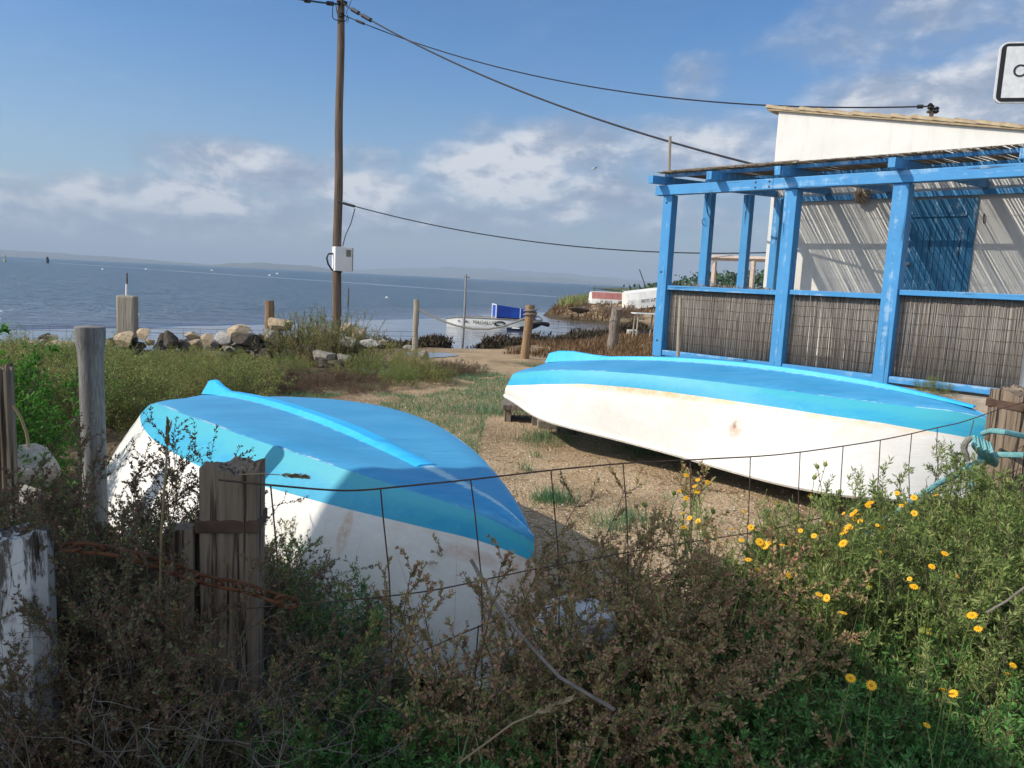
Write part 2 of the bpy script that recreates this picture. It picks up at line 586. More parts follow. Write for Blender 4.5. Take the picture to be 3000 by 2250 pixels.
# ------------------------------------------------------------------ sky
W = bpy.data.worlds.new('World')
SC.world = W
W.use_nodes = True
wt = NT(W.node_tree)
bgn = wt.N['Background']
sky = wt.new('ShaderNodeTexSky', sky_type='NISHITA')
sky.sun_disc = False
sky.sun_elevation = SUN_EL
sky.sun_rotation = SUN_AZ
sky.air_density = 1.0
sky.dust_density = 1.0
sky.ozone_density = 1.6
dirv = wt.new('ShaderNodeTexCoord').outputs['Generated']
sp = wt.new('ShaderNodeSeparateXYZ')
wt.put(sp.inputs[0], dirv)
az = wt.math('ARCTAN2', sp.outputs[0], sp.outputs[1])
el = wt.math('ARCSINE', sp.outputs[2])
cmb = wt.new('ShaderNodeCombineXYZ')
wt.put(cmb.inputs[0], az)
wt.put(cmb.inputs[1], wt.math('MULTIPLY', el, 1.9))
cv = cmb.outputs[0]
fb = wt.noise(cv, 4.5, 8, .56, .3)
fb2 = wt.noise(cv, 14.0, 7, .58, .2)
fbm = wt.math('ADD', wt.math('MULTIPLY', fb, .62), wt.math('MULTIPLY', fb2, .38))
CLOUDS = [  # direction given by photo point, radii in photo px, thickness, brightness
    (690, 478, 230, 66, 1.0, .55), (270, 560, 130, 52, 1.0, .80), (545, 572, 170, 56, 1.05, .85), (1085, 556, 150, 60, 1.05, .85),
    (1060, 470, 130, 60, .72, .5), (1465, 505, 210, 100, 1.15, 1.0), (1700, 430, 300, 80, .9, .35), (1760, 540, 190, 62, .8, .35),
    (2080, 440, 260, 105, 1.05, .7), (1655, 625, 90, 44, .95, .7), (2700, 300, 280, 100, 1.0, .55), (2960, 340, 260, 100, 1.0, .45),
    (2030, 235, 100, 80, .62, .4), (2900, 40, 330, 110, .78, .3), (1300, 600, 320, 60, .7, .4), (1900, 655, 260, 45, .7, .4),
    (200, 640, 420, 70, .8, .45), (560, 615, 560, 75, .82, .42), (1290, 640, 520, 62, .82, .38), (1720, 575, 420, 85, .84, .35), (1600, 470, 380, 110, .80, .4), (900, 520, 300, 70, .8, .5), (2780, 70, 400, 120, .76, .25), (3300, 250, 400, 200, 1, .5), (-300, 560, 400, 90, 1, .7), (2500, 620, 500, 90, .7, .4)]
dens = None
lit = None
for (px, py, rx, ry, th, br) in CLOUDS:
    d = ray(px, py)
    a0 = math.atan2(d[0], d[1])
    e0 = math.atan2(d[2], math.hypot(d[0], d[1]))
    k = F * .98
    qx = wt.math('MULTIPLY', wt.math('SUBTRACT', az, a0), k / rx)
    qy = wt.math('MULTIPLY', wt.math('SUBTRACT', el, e0), k / ry)
    r2 = wt.math('ADD', wt.math('MULTIPLY', qx, qx), wt.math('MULTIPLY', qy, qy))
    g = wt.math('MULTIPLY', wt.math('SUBTRACT', 1.0, wt.math('MULTIPLY', r2, .5), clamp=True), th)
    dens = g if dens is None else wt.math('MAXIMUM', dens, g)
    gl = wt.math('MULTIPLY', g, br)
    lit = gl if lit is None else wt.math('MAXIMUM', lit, gl)
cloud = wt.step(wt.math('ADD', wt.math('MULTIPLY', dens, .62), wt.math('MULTIPLY', fbm, 1.15)), .76, 1.14)
veil = wt.math('MULTIPLY', wt.step(wt.noise(cv, 2.2, 6, .6, .5), .42, .75), .16)
cloud = wt.math('MAXIMUM', cloud, veil)
low = wt.math('SUBTRACT', 1.0, wt.step(el, -.02, .30))
low = wt.math('POWER', low, 1.5)
# billow light: bright tops facing the sun, grey bases
offv = wt.new('ShaderNodeVectorMath', operation='ADD')
wt.put(offv.inputs[0], cv)
offv.inputs[1].default_value = (-.012, .022, 0)
fb3 = wt.noise(offv.outputs[0], 14.0, 7, .58, .2)
relief = wt.math('MULTIPLY', wt.math('SUBTRACT', fb2, fb3), 3.2)
cb = wt.math('ADD', wt.math('MULTIPLY', wt.step(wt.math('ADD', lit, wt.math('MULTIPLY', fb, .5)), .35, 1.15), 1.0), relief, clamp=True)
ccol = wt.ramp(cb, [(0.0, (.26, .325, .44)), (.45, (.36, .42, .53)), (1.0, (.62, .65, .70))])
hs = wt.new('ShaderNodeHueSaturation')
hs.inputs['Saturation'].default_value = 1.28
hs.inputs['Value'].default_value = 1.0
wt.put(hs.inputs['Color'], sky.outputs[0])
tint = wt.mix(1.0, hs.outputs[0], (.76, .93, 1.08), 'MULTIPLY')
wt.put(bgn.inputs[0], tint)
SKY_STRENGTH = .115
bgn.inputs[1].default_value = SKY_STRENGTH
bgc = wt.new('ShaderNodeBackground')
wt.put(bgc.inputs[0], ccol)
bgc.inputs[1].default_value = 1.0
bgl = wt.new('ShaderNodeBackground')
lowcol = wt.ramp(wt.step(az, -math.pi, math.pi), [(0, (.85, .97, 1.12)), (.206, (1.55, 1.78, 2.08)), (.32, (.50, .56, .61)), (.389, (.37, .46, .55)), (.5, (.285, .35, .455)), (.611, (.185, .235, .335)), (.75, (.40, .46, .54)), (1, (.85, .97, 1.12))])  # overbright stops behind the camera are unseen, added as fill light
wt.put(bgl.inputs[0], lowcol)
ml = wt.new('ShaderNodeMixShader')
wt.put(ml.inputs[0], wt.math('MULTIPLY', low, .93))
wt.L.new(bgn.outputs[0], ml.inputs[1])
wt.L.new(bgl.outputs[0], ml.inputs[2])
# unseen bright cloud deck behind the camera, added to fill the foreground shade
deck = wt.math('MULTIPLY', wt.step(wt.math('ABSOLUTE', az), .95, 1.5), wt.math('SUBTRACT', 1.0, wt.step(el, .75, 1.35)))
deck = wt.math('MULTIPLY', deck, wt.math('ADD', .55, wt.math('MULTIPLY', wt.step(fbm, .40, .60), .4)))
md = wt.new('ShaderNodeMixShader')
wt.put(md.inputs[0], deck)
wt.L.new(ml.outputs[0], md.inputs[1])
wt.L.new(bgl.outputs[0], md.inputs[2])
ml = md
mc = wt.new('ShaderNodeMixShader')
wt.put(mc.inputs[0], wt.math('MULTIPLY', cloud, wt.math('SUBTRACT', 1.0, wt.math('MULTIPLY', wt.math('POWER', low, 4.0), .70))))
wt.L.new(ml.outputs[0], mc.inputs[1])
wt.L.new(bgc.outputs[0], mc.inputs[2])
wt.L.new(mc.outputs[0], wt.N['World Output'].inputs[0])

# ------------------------------------------------------------------ ground
SHORE = [(-90, 14), (-30, 15), (-11, 16), (-6.5, 17), (-3.2, 20), (-2.2, 21.2), (-1.6, 20.6), (-1.1, 20.8), (-.5, 22.5), (1.2, 23.5), (2.3, 27), (3.6, 29.6), (4.6, 30.6), (5.1, 32.5),
         (5.3, 36.5), (4.4, 38.2), (3.0, 39.4), (1.9, 41.5), (1.6, 45), (2.0, 50), (2.7, 58), (4, 68), (8, 86), (16, 112), (30, 150), (60, 190), (140, 230), (400, 260)]
WATER_Z = -.45
_sh = np.array(SHORE, float)


def shore_dist(x, y):
    """signed distance to the shoreline, positive on land"""
    p = np.stack([x, y], -1)
    a, b = _sh[:-1], _sh[1:]
    d2 = np.full(x.shape, 1e18)
    for i in range(len(a)):
        ab = b[i] - a[i]
        t = np.clip(((p - a[i]) @ ab) / (ab @ ab), 0, 1)
        q = p - a[i] - t[..., None] * ab
        d2 = np.minimum(d2, (q ** 2).sum(-1))
    poly = np.concatenate([_sh, [[400, -60], [-90, -60]]])
    ins = np.zeros(x.shape, bool)
    j = len(poly) - 1
    for i in range(len(poly)):
        xi, yi = poly[i]
        xj, yj = poly[j]
        c = ((yi > y) != (yj > y)) & (x < (xj - xi) * (y - yi) / (yj - yi + 1e-12) + xi)
        ins ^= c
        j = i
    return np.sqrt(d2) * np.where(ins, 1, -1)


def vnoise(x, y, s, seed=0):
    """cheap smooth value noise"""
    x, y = x * s + seed * 17.3, y * s + seed * 9.1
    xi, yi = np.floor(x), np.floor(y)
    fx, fy = x - xi, y - yi
    fx, fy = fx * fx * (3 - 2 * fx), fy * fy * (3 - 2 * fy)

    def h(a, b):
        v = np.sin(a * 127.1 + b * 311.7 + seed * 74.7) * 43758.5453
        return v - np.floor(v)
    return (h(xi, yi) * (1 - fx) + h(xi + 1, yi) * fx) * (1 - fy) + (h(xi, yi + 1) * (1 - fx) + h(xi + 1, yi + 1) * fx) * fy


def ground_z(x, y):
    x, y = np.asarray(x, float), np.asarray(y, float)
    d = shore_dist(x, y)
    z = np.where(d > 0, WATER_Z + .47 * (1 - np.exp(-d / 2.6)), WATER_Z + np.maximum(d * .09, -1.3))
    z = z + np.clip(d, 0, 3) / 3 * (.07 * (vnoise(x, y, .45, 1) - .5) + .03 * (vnoise(x, y, 1.9, 2) - .5) + .012 * (vnoise(x, y, 6, 3) - .5))
    z = z + .55 * np.clip((y - 44) / 6, 0, 1) * np.clip(d - 2, 0, 4) / 4
    return z


def axis(lo, hi, c0, c1, h, g):
    v = [c0]
    while v[-1] < c1: v.append(v[-1] + h)
    s = h
    while v[-1] < hi:
        s *= g
        v.append(v[-1] + s)
    s = h
    w = [c0]
    while w[-1] > lo:
        s *= g
        w.append(w[-1] - s)
    return np.array(w[:0:-1] + v)


gx = axis(-95, 400, -6, 6, .10, 1.07)
gy = axis(-40, 255, 1, 13, .10, 1.035)
XX, YY = np.meshgrid(gx, gy)
ZZ = ground_z(XX, YY)
nx, ny = len(gx), len(gy)
I = np.arange(nx * ny).reshape(ny, nx)
gf = np.stack([I[:-1, :-1], I[:-1, 1:], I[1:, 1:], I[1:, :-1]], -1).reshape(-1, 4)


def ground_build(t, b):
    v = t.pos()
    n1 = t.noise(v, .55, 6, .62)
    n2 = t.noise(v, 2.6, 5, .6)
    vor = t.new('ShaderNodeTexVoronoi')
    t.put(vor.inputs['Vector'], v)
    vor.inputs['Scale'].default_value = 62
    vor2 = t.new('ShaderNodeTexVoronoi')
    t.put(vor2.inputs['Vector'], v)
    vor2.inputs['Scale'].default_value = 30
    gcol = t.ramp(n2, [(.3, (.28, .19, .105)), (.5, (.38, .27, .16)), (.72, (.46, .34, .21))])
    sp_ = t.new('ShaderNodeSeparateColor')
    t.put(sp_.inputs[0], vor.outputs['Color'])
    gcol = t.mix(t.math('MULTIPLY', t.step(sp_.outputs[0], .45, 1.0), .55), gcol, (.54, .42, .28))
    gcol = t.mix(t.math('MULTIPLY', t.step(sp_.outputs[1], .72, 1.0), .65), gcol, (.17, .10, .055))
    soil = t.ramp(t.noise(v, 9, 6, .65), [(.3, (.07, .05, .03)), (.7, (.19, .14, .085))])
    xyz = t.new('ShaderNodeSeparateXYZ')
    t.put(xyz.inputs[0], v)
    X, Y, Z = xyz.outputs
    # soil in front of the wire fence and under the scrub on the left
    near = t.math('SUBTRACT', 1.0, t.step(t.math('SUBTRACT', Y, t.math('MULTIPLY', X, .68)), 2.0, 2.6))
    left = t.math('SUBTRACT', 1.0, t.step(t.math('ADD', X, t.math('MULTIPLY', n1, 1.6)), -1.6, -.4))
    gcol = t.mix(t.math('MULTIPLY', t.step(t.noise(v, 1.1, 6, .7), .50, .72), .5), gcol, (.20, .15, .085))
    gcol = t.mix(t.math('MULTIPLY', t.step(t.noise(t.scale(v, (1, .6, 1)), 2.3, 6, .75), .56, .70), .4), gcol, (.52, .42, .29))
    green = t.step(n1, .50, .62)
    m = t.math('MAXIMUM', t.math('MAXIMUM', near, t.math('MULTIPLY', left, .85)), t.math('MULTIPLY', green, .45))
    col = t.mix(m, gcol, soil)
    # wet dark weed strand at the water's edge
    wetn = t.math('ADD', Z, t.math('MULTIPLY', t.math('SUBTRACT', t.noise(v, 1.6, 5, .6), .5), .22))
    wet = t.math('SUBTRACT', 1.0, t.step(wetn, -.34, -.20))
    col = t.mix(t.math('MULTIPLY', wet, .92), col, t.ramp(t.noise(v, 6, 5, .7), [(.3, (.028, .022, .014)), (.7, (.10, .075, .045))]))
    col = t.mix(t.step(Y, 56, 80), col, t.ramp(t.noise(v, .25, 5, .6), [(.35, (.06, .085, .03)), (.7, (.14, .13, .06))]))
    t.put(b.inputs['Base Color'], col)
    h = t.math('SUBTRACT', t.math('MULTIPLY', t.noise(v, 24, 4, .6), .6), t.math('ADD', t.math('MULTIPLY', vor.outputs['Distance'], .55), t.math('MULTIPLY', vor2.outputs['Distance'], .5)))
    t.put(b.inputs['Normal'], t.bump(h, .75, .02))


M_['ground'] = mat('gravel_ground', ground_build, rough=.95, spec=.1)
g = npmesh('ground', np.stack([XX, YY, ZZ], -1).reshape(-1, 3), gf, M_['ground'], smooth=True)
tag(g, kind='structure')


# ------------------------------------------------------------------ water
def water_build(t, b):
    v = t.pos()
    xyz = t.new('ShaderNodeSeparateXYZ')
    t.put(xyz.inputs[0], v)
    X, Y, Z = xyz.outputs
    wob = t.math('MULTIPLY', t.math('SUBTRACT', t.noise(t.scale(v, (.02, .06, 1)), 1.0, 4, .6), .5), 34.0)
    dist = t.math('ADD', Y, wob)
    edge = t.math('ADD', 54.0, t.math('MULTIPLY', t.math('MINIMUM', t.math('MAXIMUM', X, -14.0), 2.0), 2.0))
    ruf = t.step(t.math('ADD', t.math('SUBTRACT', Y, edge), t.math('MULTIPLY', wob, .45)), -9, 9)
    # glassy slick drawn across the bay
    line = t.math('SUBTRACT', t.math('ADD', Y, t.math('MULTIPLY', X, 1.12)), 113.0)
    line = t.math('ADD', line, t.math('MULTIPLY', t.math('SUBTRACT', t.noise(v, .03, 3, .5), .5), 10.0))
    slick = t.math('SUBTRACT', 1.0, t.step(t.math('ABSOLUTE', line), 1.5, 4.5))
    ruf = t.math('MULTIPLY', ruf, t.math('SUBTRACT', 1.0, t.math('MULTIPLY', slick, .95)))
    wav = t.noise(t.scale(v, (.8, 1.7, 1)), 1.5, 4, .65, .6)
    wav2 = t.noise(t.scale(v, (.22, .5, 1)), 1.5, 4, .6, .5)
    calm = t.noise(t.scale(v, (.25, 1.2, 1)), 1.0, 3, .5)
    hgt = t.math('ADD', t.math('MULTIPLY', t.math('ADD', t.math('MULTIPLY', wav, .5), t.math('MULTIPLY', wav2, 1.1)), ruf), t.math('MULTIPLY', calm, .03))
    bp = t.bump(hgt, 1.0, 1.7)
    t.put(b.inputs['Normal'], bp)
    dc = t.mix(ruf, (.115, .13, .165), (.03, .092, .155))
    dc = t.mix(t.math('MULTIPLY', t.step(Y, 250, 2500), .6), dc, (.03, .085, .12))
    pat = t.math('MULTIPLY', t.step(t.noise(t.scale(v, (.012, .05, 1)), 1.0, 5, .65), .45, .7), .5)
    dc = t.mix(t.math('MULTIPLY', pat, ruf), dc, (.05, .11, .155))
    rip = t.step(t.noise(t.scale(v, (.30, .55, 1)), 1.0, 5, .7, .4), .44, .60)  # wave light and shade put into the base colour as ripple patches
    dc = t.mix(t.math('MULTIPLY', t.math('MULTIPLY', rip, ruf), .75), dc, (.075, .135, .19))
    t.put(b.inputs['Base Color'], dc)
    t.put(b.inputs['Roughness'], t.math('ADD', .06, t.math('MULTIPLY', ruf, .16)))
    b.inputs['IOR'].default_value = 1.33
    b.inputs['Specular IOR Level'].default_value = .5


M_['water'] = mat('lagoon_water', water_build)
wx = axis(-14000, 14000, -40, 40, 8, 1.35)
wy = axis(-60, 14000, 0, 80, 8, 1.3)
WX, WY = np.meshgrid(wx, wy)
I = np.arange(len(wx) * len(wy)).reshape(len(wy), len(wx))
wf = np.stack([I[:-1, :-1], I[:-1, 1:], I[1:, 1:], I[1:, :-1]], -1).reshape(-1, 4)
tag(npmesh('water', np.stack([WX, WY, np.full_like(WX, WATER_Z)], -1).reshape(-1, 3), wf, M_['water']), kind='structure')


# ------------------------------------------------------------------ far hills
def ridge(name, pts, D, depth, m, seed):
    """pts: photo x and height in photo px above the horizon"""
    xs = np.array([p[0] for p in pts], float)
    hs = np.array([p[1] for p in pts], float)
    X = np.linspace(xs[0], xs[-1], 160)
    H = np.interp(X, xs, hs)
    H = np.maximum(H + (vnoise(X, X * 0, .02, seed) - .5) * 4 + (vnoise(X, X * 0, .08, seed + 3) - .5) * 2, 0)
    rows = []
    for k in range(9):
        f = k / 8
        prof = math.sin(math.pi * min(f * 1.35, 1) / 2) if f < .75 else math.cos((f - .75) / .25 * math.pi / 2)
        dd = D + depth * f
        V = []
        for x, h in zip(X, H):
            d = ray(x, 749 + .048 * x)
            p = np.array([d[0], d[1]]) * (dd / d[1])
            hz = h / F * D * prof * (1 + .12 * (vnoise(np.array(x), np.array(k * 3.0), .03, seed) - .5))
            V.append((p[0], p[1], WATER_Z - .3 + hz))
        rows.append(V)
    V = np.array(rows).reshape(-1, 3)
    I = np.arange(9 * 160).reshape(9, 160)
    tag(npmesh(name, V, np.stack([I[:-1, :-1], I[:-1, 1:], I[1:, 1:], I[1:, :-1]], -1).reshape(-1, 4), m, smooth=True), kind='structure')


M_['hill'] = mottled('scrub_hill', (.06, .075, .04), (.12, .12, .075), .004, .95, 0, .02, .1)
ridge('hills', [(-400, 10), (-200, 22), (0, 19), (90, 24), (190, 19), (310, 17), (400, 13), (520, 9), (600, 5), (720, 0)], 5200, 1500, M_['hill'], 1)
ridge('hills', [(600, 0), (680, 13), (750, 19), (830, 20), (900, 18), (945, 12), (985, 4), (1030, 0)], 4600, 1200, M_['hill'], 2)
ridge('hills', [(700, 2), (900, 8), (1060, 14), (1180, 24), (1320, 37), (1420, 40), (1560, 34), (1690, 32), (1820, 24), (1960, 14), (2300, 12), (3400, 20)], 8200, 2400, M_['hill'], 3)
ridge('hills', [(1400, 0), (1470, 8), (1560, 13), (1640, 17), (1700, 11), (1770, 5), (1850, 0)], 6200, 900, M_['hill'], 4)

# ------------------------------------------------------------------ haze
hz = MB()
hz.box((-13000, -300, -4), (13000, 13500, 215))
hm = bpy.data.materials.new('pale_sea_haze')
hm.use_nodes = True
ht = NT(hm.node_tree)
ht.N.remove(ht.N['Principled BSDF'])
pv = ht.new('ShaderNodeVolumePrincipled')
pv.inputs['Color'].default_value = (.56, .66, .80, 1)
pv.inputs['Density'].default_value = 2.0e-4
pv.inputs['Anisotropy'].default_value = 0.0
ht.L.new(pv.outputs[0], ht.N['Material Output'].inputs['Volume'])
HAZE = hz.build('haze', hm)
tag(HAZE, kind='stuff')

# ------------------------------------------------------------------ beached boats
def lag(c, s):
    c = np.asarray(c, float)
    n = len(c)
    xs = np.linspace(0, 1, n)
    s = np.asarray(s, float)
    out = np.zeros_like(s)
    for i in range(n):
        L = np.ones_like(s)
        for j in range(n):
            if j != i: L = L * (s - xs[j]) / (xs[i] - xs[j])
        out += c[i] * L
    return out


BOAT1 = [-2.3808, 6.0211, 0.0224, -0.9729, 0.0316, -0.013, 4.4077, 0.4744, 0.5877, 0.6206, 0.5748, 0.3982, 0.5724, 0.6198, 0.5398, -0.4544, -0.5589, -0.569, -0.3868, -0.6147, -0.924, -0.8909, -0.6125, -0.0076, 0.0297, -0.0131, 0.0801, 0.064]
BOAT2 = [0.3792, 7.6748, 0.3307, -0.7692, -0.0195, 0.0418, 3.8675, 0.38, 0.564, 0.6245, 0.5486, 0.3063, 0.5224, 0.555, 0.5246, -0.5318, -0.7224, -0.6389, -0.4177, -0.5638, -0.8174, -0.7289, -0.7639, 0.0846, -0.0264, -0.018, 0.0646, 0.0382]


def boat(p, name, label, group, paint, skeg, strip, white='hull_white', mono=False):
    x0, y0, z0, yaw, pitch, roll, L = p[:7]
    K, C, B, S, H = p[7:11], p[11:15], p[15:19], p[19:23], p[23:26]
    rake, over = p[26:28]
    cy, sy, cp, spi, cr, sr = math.cos(yaw), math.sin(yaw), math.cos(pitch), math.sin(pitch), math.cos(roll), math.sin(roll)

    def Wd(q):
        q = np.asarray(q, float)
        x, y, z = q[..., 0], q[..., 1], q[..., 2]
        y, z = y * cr - z * sr, y * sr + z * cr
        x, z = x * cp - z * spi, x * spi + z * cp
        return np.stack([x * cy - y * sy, x * sy + y * cy, z + z0], -1)     # relative to the boat's root
    root = empty(name, (x0, y0, 0))
    tag(root, label, 'boat', group)
    n = 61
    t = 1 - (1 - np.linspace(0, 1, n)) ** 1.35
    kz, cz, cb, sb, hz_ = lag(K, t), lag(C, t), lag(B + [0], t), lag(S + [0], t), lag(H, t)
    if mono:                                                 # straighter run of the gunwale at the stern
        w0 = np.clip(1 - t / .25, 0, 1)
        w0 = w0 * w0 * (3 - 2 * w0)
        k25 = lag(S + [0], np.array([0.0, .25]))
        sb = sb * (1 - w0) + w0 * (k25[0] + (k25[1] - k25[0]) * t / .25)
    rd = np.clip((t - .93) / .07, 0, 1) ** 2
    kz, cz = kz - .05 * rd, cz - .04 * rd                    # rounded forefoot
    keel = np.stack([t * L, 0 * t, kz], -1)
    q = np.interp(t, *paint)[:, None]
    cols, uvv, mid = [], [], []
    for sg in (1, -1):
        ch = np.stack([t * L, sg * cb, cz], -1)
        sh = np.stack([-rake + t * (L + rake + over), sg * sb, hz_], -1)
        rows = []
        vs = []
        for f in (0, .25, .5, .75, 1.0):                     # gunwale up to the paint line
            a = 1 - f * (1 - q)
            rows.append(ch * (1 - a) + sh * a)
            vs.append(.45 * f)
        for f in (.5, 1.0):                                  # paint line up to the chine
            a = q * (1 - f)
            rows.append(ch * (1 - a) + sh * a)
            vs.append(.45 + .11 * f)
        for i, r in enumerate(rows):                         # a little swell in the topsides
            a = i / 6
            sw = .035 * math.sin(math.pi * a)
            r[:, 1] += (sg * np.sign(cb) * sw) * np.clip((1 - t) * 6, 0, 1)
        for f in (.04, .12, .3, .55, .8, 1.0):               # chine up to the keel, rounded edge
            r = ch * (1 - f) + keel * f
            r[:, 2] += (.012 * math.sin(math.pi * min(f * 2.2, 1)))
            rows.append(r)
            vs.append(.56 + .44 * f)
        cols.append(np.array(rows))
        uvv.append(vs)
    V, Fq, fm, UV = [], [], [], []
    base = 0
    for si, rows in enumerate(cols):
        m_ = len(rows)
        Vw = Wd(rows)
        V.append(Vw.reshape(-1, 3))
        UV.append(np.stack([np.tile(t, m_), np.repeat(uvv[si], n)], -1))
        for i in range(m_ - 1):
            mi = 0 if i < 4 else (1 if i < 6 else 2)
            for j in range(n - 1):
                a, b, c, d = base + i * n + j, base + i * n + j + 1, base + (i + 1) * n + j + 1, base + (i + 1) * n + j
                Fq.append((a, b, c, d) if si == 1 else (a, d, c, b))
                fm.append(mi)
        base += m_ * n
    # transom: rows at t = 0 on both sides
    m_ = len(cols[0])
    o2 = m_ * n
    for i in range(m_ - 1):
        a, b, c, d = i * n, (i + 1) * n, o2 + (i + 1) * n, o2 + i * n
        Fq.append((a, b, c, d))
        fm.append(0 if i < 4 else (1 if i < 6 else 2))
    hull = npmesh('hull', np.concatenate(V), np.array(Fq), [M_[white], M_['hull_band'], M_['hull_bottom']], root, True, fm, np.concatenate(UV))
    hull.data.set_sharp_from_angle(angle=rad(38))
    # gunwale lip
    lip = MB()
    for si in (0, 1):
        e = Wd(cols[si][0])
        lip.tube([tuple(v + np.array([0, 0, .004])) for v in e], .021, 7)
    e0, e1 = Wd(cols[0][0])[0], Wd(cols[1][0])[0]
    lip.tube([e0, e1], .021, 7)
    lip.build('gunwale', M_['white_boat'], root, True)
    # keel strip
    w, hgt, t1 = strip
    ks = MB()
    tt = np.linspace(.02, t1, 30)
    kk = np.stack([tt * L, 0 * tt, lag(K, tt)], -1)
    V = []
    for i in range(len(tt)):
        f = min(1, max(.02, (t1 - tt[i]) / .16))
        for (dy, dz) in ((-w * .75, -.012), (-w * .42, hgt * f), (w * .42, hgt * f), (w * .75, -.012)):
            V.append(tuple(Wd(kk[i] + np.array([0, dy, dz + .006]))))
    Fs = [(i * 4 + a, i * 4 + a + 1, i * 4 + a + 5, i * 4 + a + 4) for i in range(len(tt) - 1) for a in range(3)]
    Fs += [(0, 1, 2, 3), tuple((len(tt) - 1) * 4 + a for a in (3, 2, 1, 0))]
    ks.add(V, Fs)
    o = ks.build('keel_strip', M_['hull_strip'], root, True)
    # skeg fin at the stern
    prof, th = skeg
    fin = MB()
    N_ = 26
    V = []
    for i in range(N_):
        u = i / (N_ - 1) * prof[-1][0]
        h = np.interp(u, [a for a, b in prof], [b for a, b in prof])
        bz = float(lag(K, np.array(u / L)))
        wd = th * (1 - .55 * u / prof[-1][0])
        for (dy, dz) in ((-wd * 1.5, -.01), (-wd * .8, h * .55), (-wd * .45, h * .93), (0, h), (wd * .45, h * .93), (wd * .8, h * .55), (wd * 1.5, -.01)):
            V.append(tuple(Wd((u - .02 + dz * .12, dy, bz + dz + .004))))
    Fs = [(i * 7 + a, i * 7 + a + 1, i * 7 + a + 8, i * 7 + a + 7) for i in range(N_ - 1) for a in range(6)] + [tuple(range(7))]
    fin.add(V, Fs)
    fin.build('skeg', M_['hull_strip'], root, True)
    return root, Wd, cols


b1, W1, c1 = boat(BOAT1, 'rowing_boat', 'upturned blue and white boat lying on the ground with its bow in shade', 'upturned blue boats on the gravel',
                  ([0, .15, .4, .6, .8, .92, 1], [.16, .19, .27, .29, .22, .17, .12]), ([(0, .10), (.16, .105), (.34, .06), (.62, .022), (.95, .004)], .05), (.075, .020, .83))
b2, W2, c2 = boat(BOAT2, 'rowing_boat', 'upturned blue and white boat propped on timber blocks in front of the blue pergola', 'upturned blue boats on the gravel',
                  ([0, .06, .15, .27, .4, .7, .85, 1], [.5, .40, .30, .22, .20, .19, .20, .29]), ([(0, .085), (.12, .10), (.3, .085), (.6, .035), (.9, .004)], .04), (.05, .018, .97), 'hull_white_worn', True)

# ------------------------------------------------------------------ blocks and timbers under the second boat
tb = MB()
q = G(1492, 1240, 0.0)
for (dx, dy) in ((-.02, 0), (.27, -.12)):
    tb.box((q[0] + dx - .035, q[1] + dy - .05, -.02), (q[0] + dx + .035, q[1] + dy + .3, .16), bev=.006)
tb.box((q[0] - .08, q[1] - .12, .16), (q[0] + .33, q[1] + .26, .215), bev=.008)
tag(tb.build('timber_trestle', M_['grey_wood']), 'low grey trestle of a board on two uprights under the propped boat stern', 'trestle')
q = G(1600, 1262, 0.0)
s_ = MB()
s_.box((q[0] - .09, q[1] - .02, -.02), (q[0] + .14, q[1] + .3, .10), bev=.02)
tag(s_.build('stone_block', M_['rock_grey']), 'grey squared stone lying in shade under the propped boat', 'stone')
q = G(1660, 1283, 0.0)
s_ = MB()
s_.box((q[0] - .10, q[1] - .02, -.03), (q[0] + .09, q[1] + .10, .09), bev=.006)
s_.box((q[0] - .08, q[1] + .10, -.03), (q[0] + .07, q[1] + .16, .11), bev=.006)
tag(s_.build('broken_pallet', M_['grey_wood']), 'broken piece of grey pallet wood at the shadow edge under the propped boat', 'pallet')
s_ = MB()
q = (1.55, 6.75)
s_.box((q[0] - .2, q[1] - .1, -.02), (q[0] + .25, q[1] + .12, .30), bev=.012)
tag(s_.build('timber_block', M_['grey_wood']), 'timber block in the dark shade carrying the middle of the propped boat', 'block')
s_ = MB()
q = (2.55, 5.55)
s_.box((q[0] - .15, q[1] - .1, -.02), (q[0] + .2, q[1] + .12, .34), bev=.012)
tag(s_.build('timber_block', M_['grey_wood']), 'timber block in the dark shade carrying the bow of the propped boat', 'block')

# ------------------------------------------------------------------ pergola and house, in a frame along the front
ZT = 0.5
P1 = G(1918, 1044, ZT)
UD = np.array([math.sqrt(.5), -math.sqrt(.5), 0])
WDIR = np.array([math.sqrt(.5), math.sqrt(.5), 0])
PANG = -math.pi / 4


def LW(s, t, z=0.0):
    p = P1 + UD * s + WDIR * t
    return (p[0], p[1], z)


def px_front(x, y, t=0.0):
    """photo point on the plane parallel to the pergola front at depth t -> (s, z)"""
    d = ray(x, y)
    n = -WDIR
    p0 = P1 + WDIR * t
    k = ((p0 - CAM) @ n) / (d @ n)
    p = CAM + d * k
    return (p - P1) @ UD, p[2]


PERG = empty('blue_pergola', (P1[0], P1[1], 0), PANG)     # local x = along the front, local y = towards the house
tag(PERG, 'blue painted timber pergola with a reed roof and reed screens beside the white house', 'pergola')
HOUSE = empty('white_house', (P1[0], P1[1], 0), PANG)
tag(HOUSE, 'white lime washed house with a sloping tiled roof and a blue door under the pergola', 'house')
TW = 3.4                                                  # depth of the pergola

# terrace slab
sl_ = MB()
sl_.box((-.10, -.12, -.1), (9, TW, ZT - .004), bev=.02)
o = sl_.build('terrace', M_['concrete'])
o.location, o.rotation_euler = (P1[0], P1[1], 0), (0, 0, PANG)
tag(o, kind='structure')
# posts
BW = .18


def post(s, t, z1, w=BW, d=BW, name='post'):
    m = MB()
    m.box((s, t, ZT + .01), (s + w, t + d, z1), bev=.008)
    return m.build(name, M_['blue_wood'], PERG)


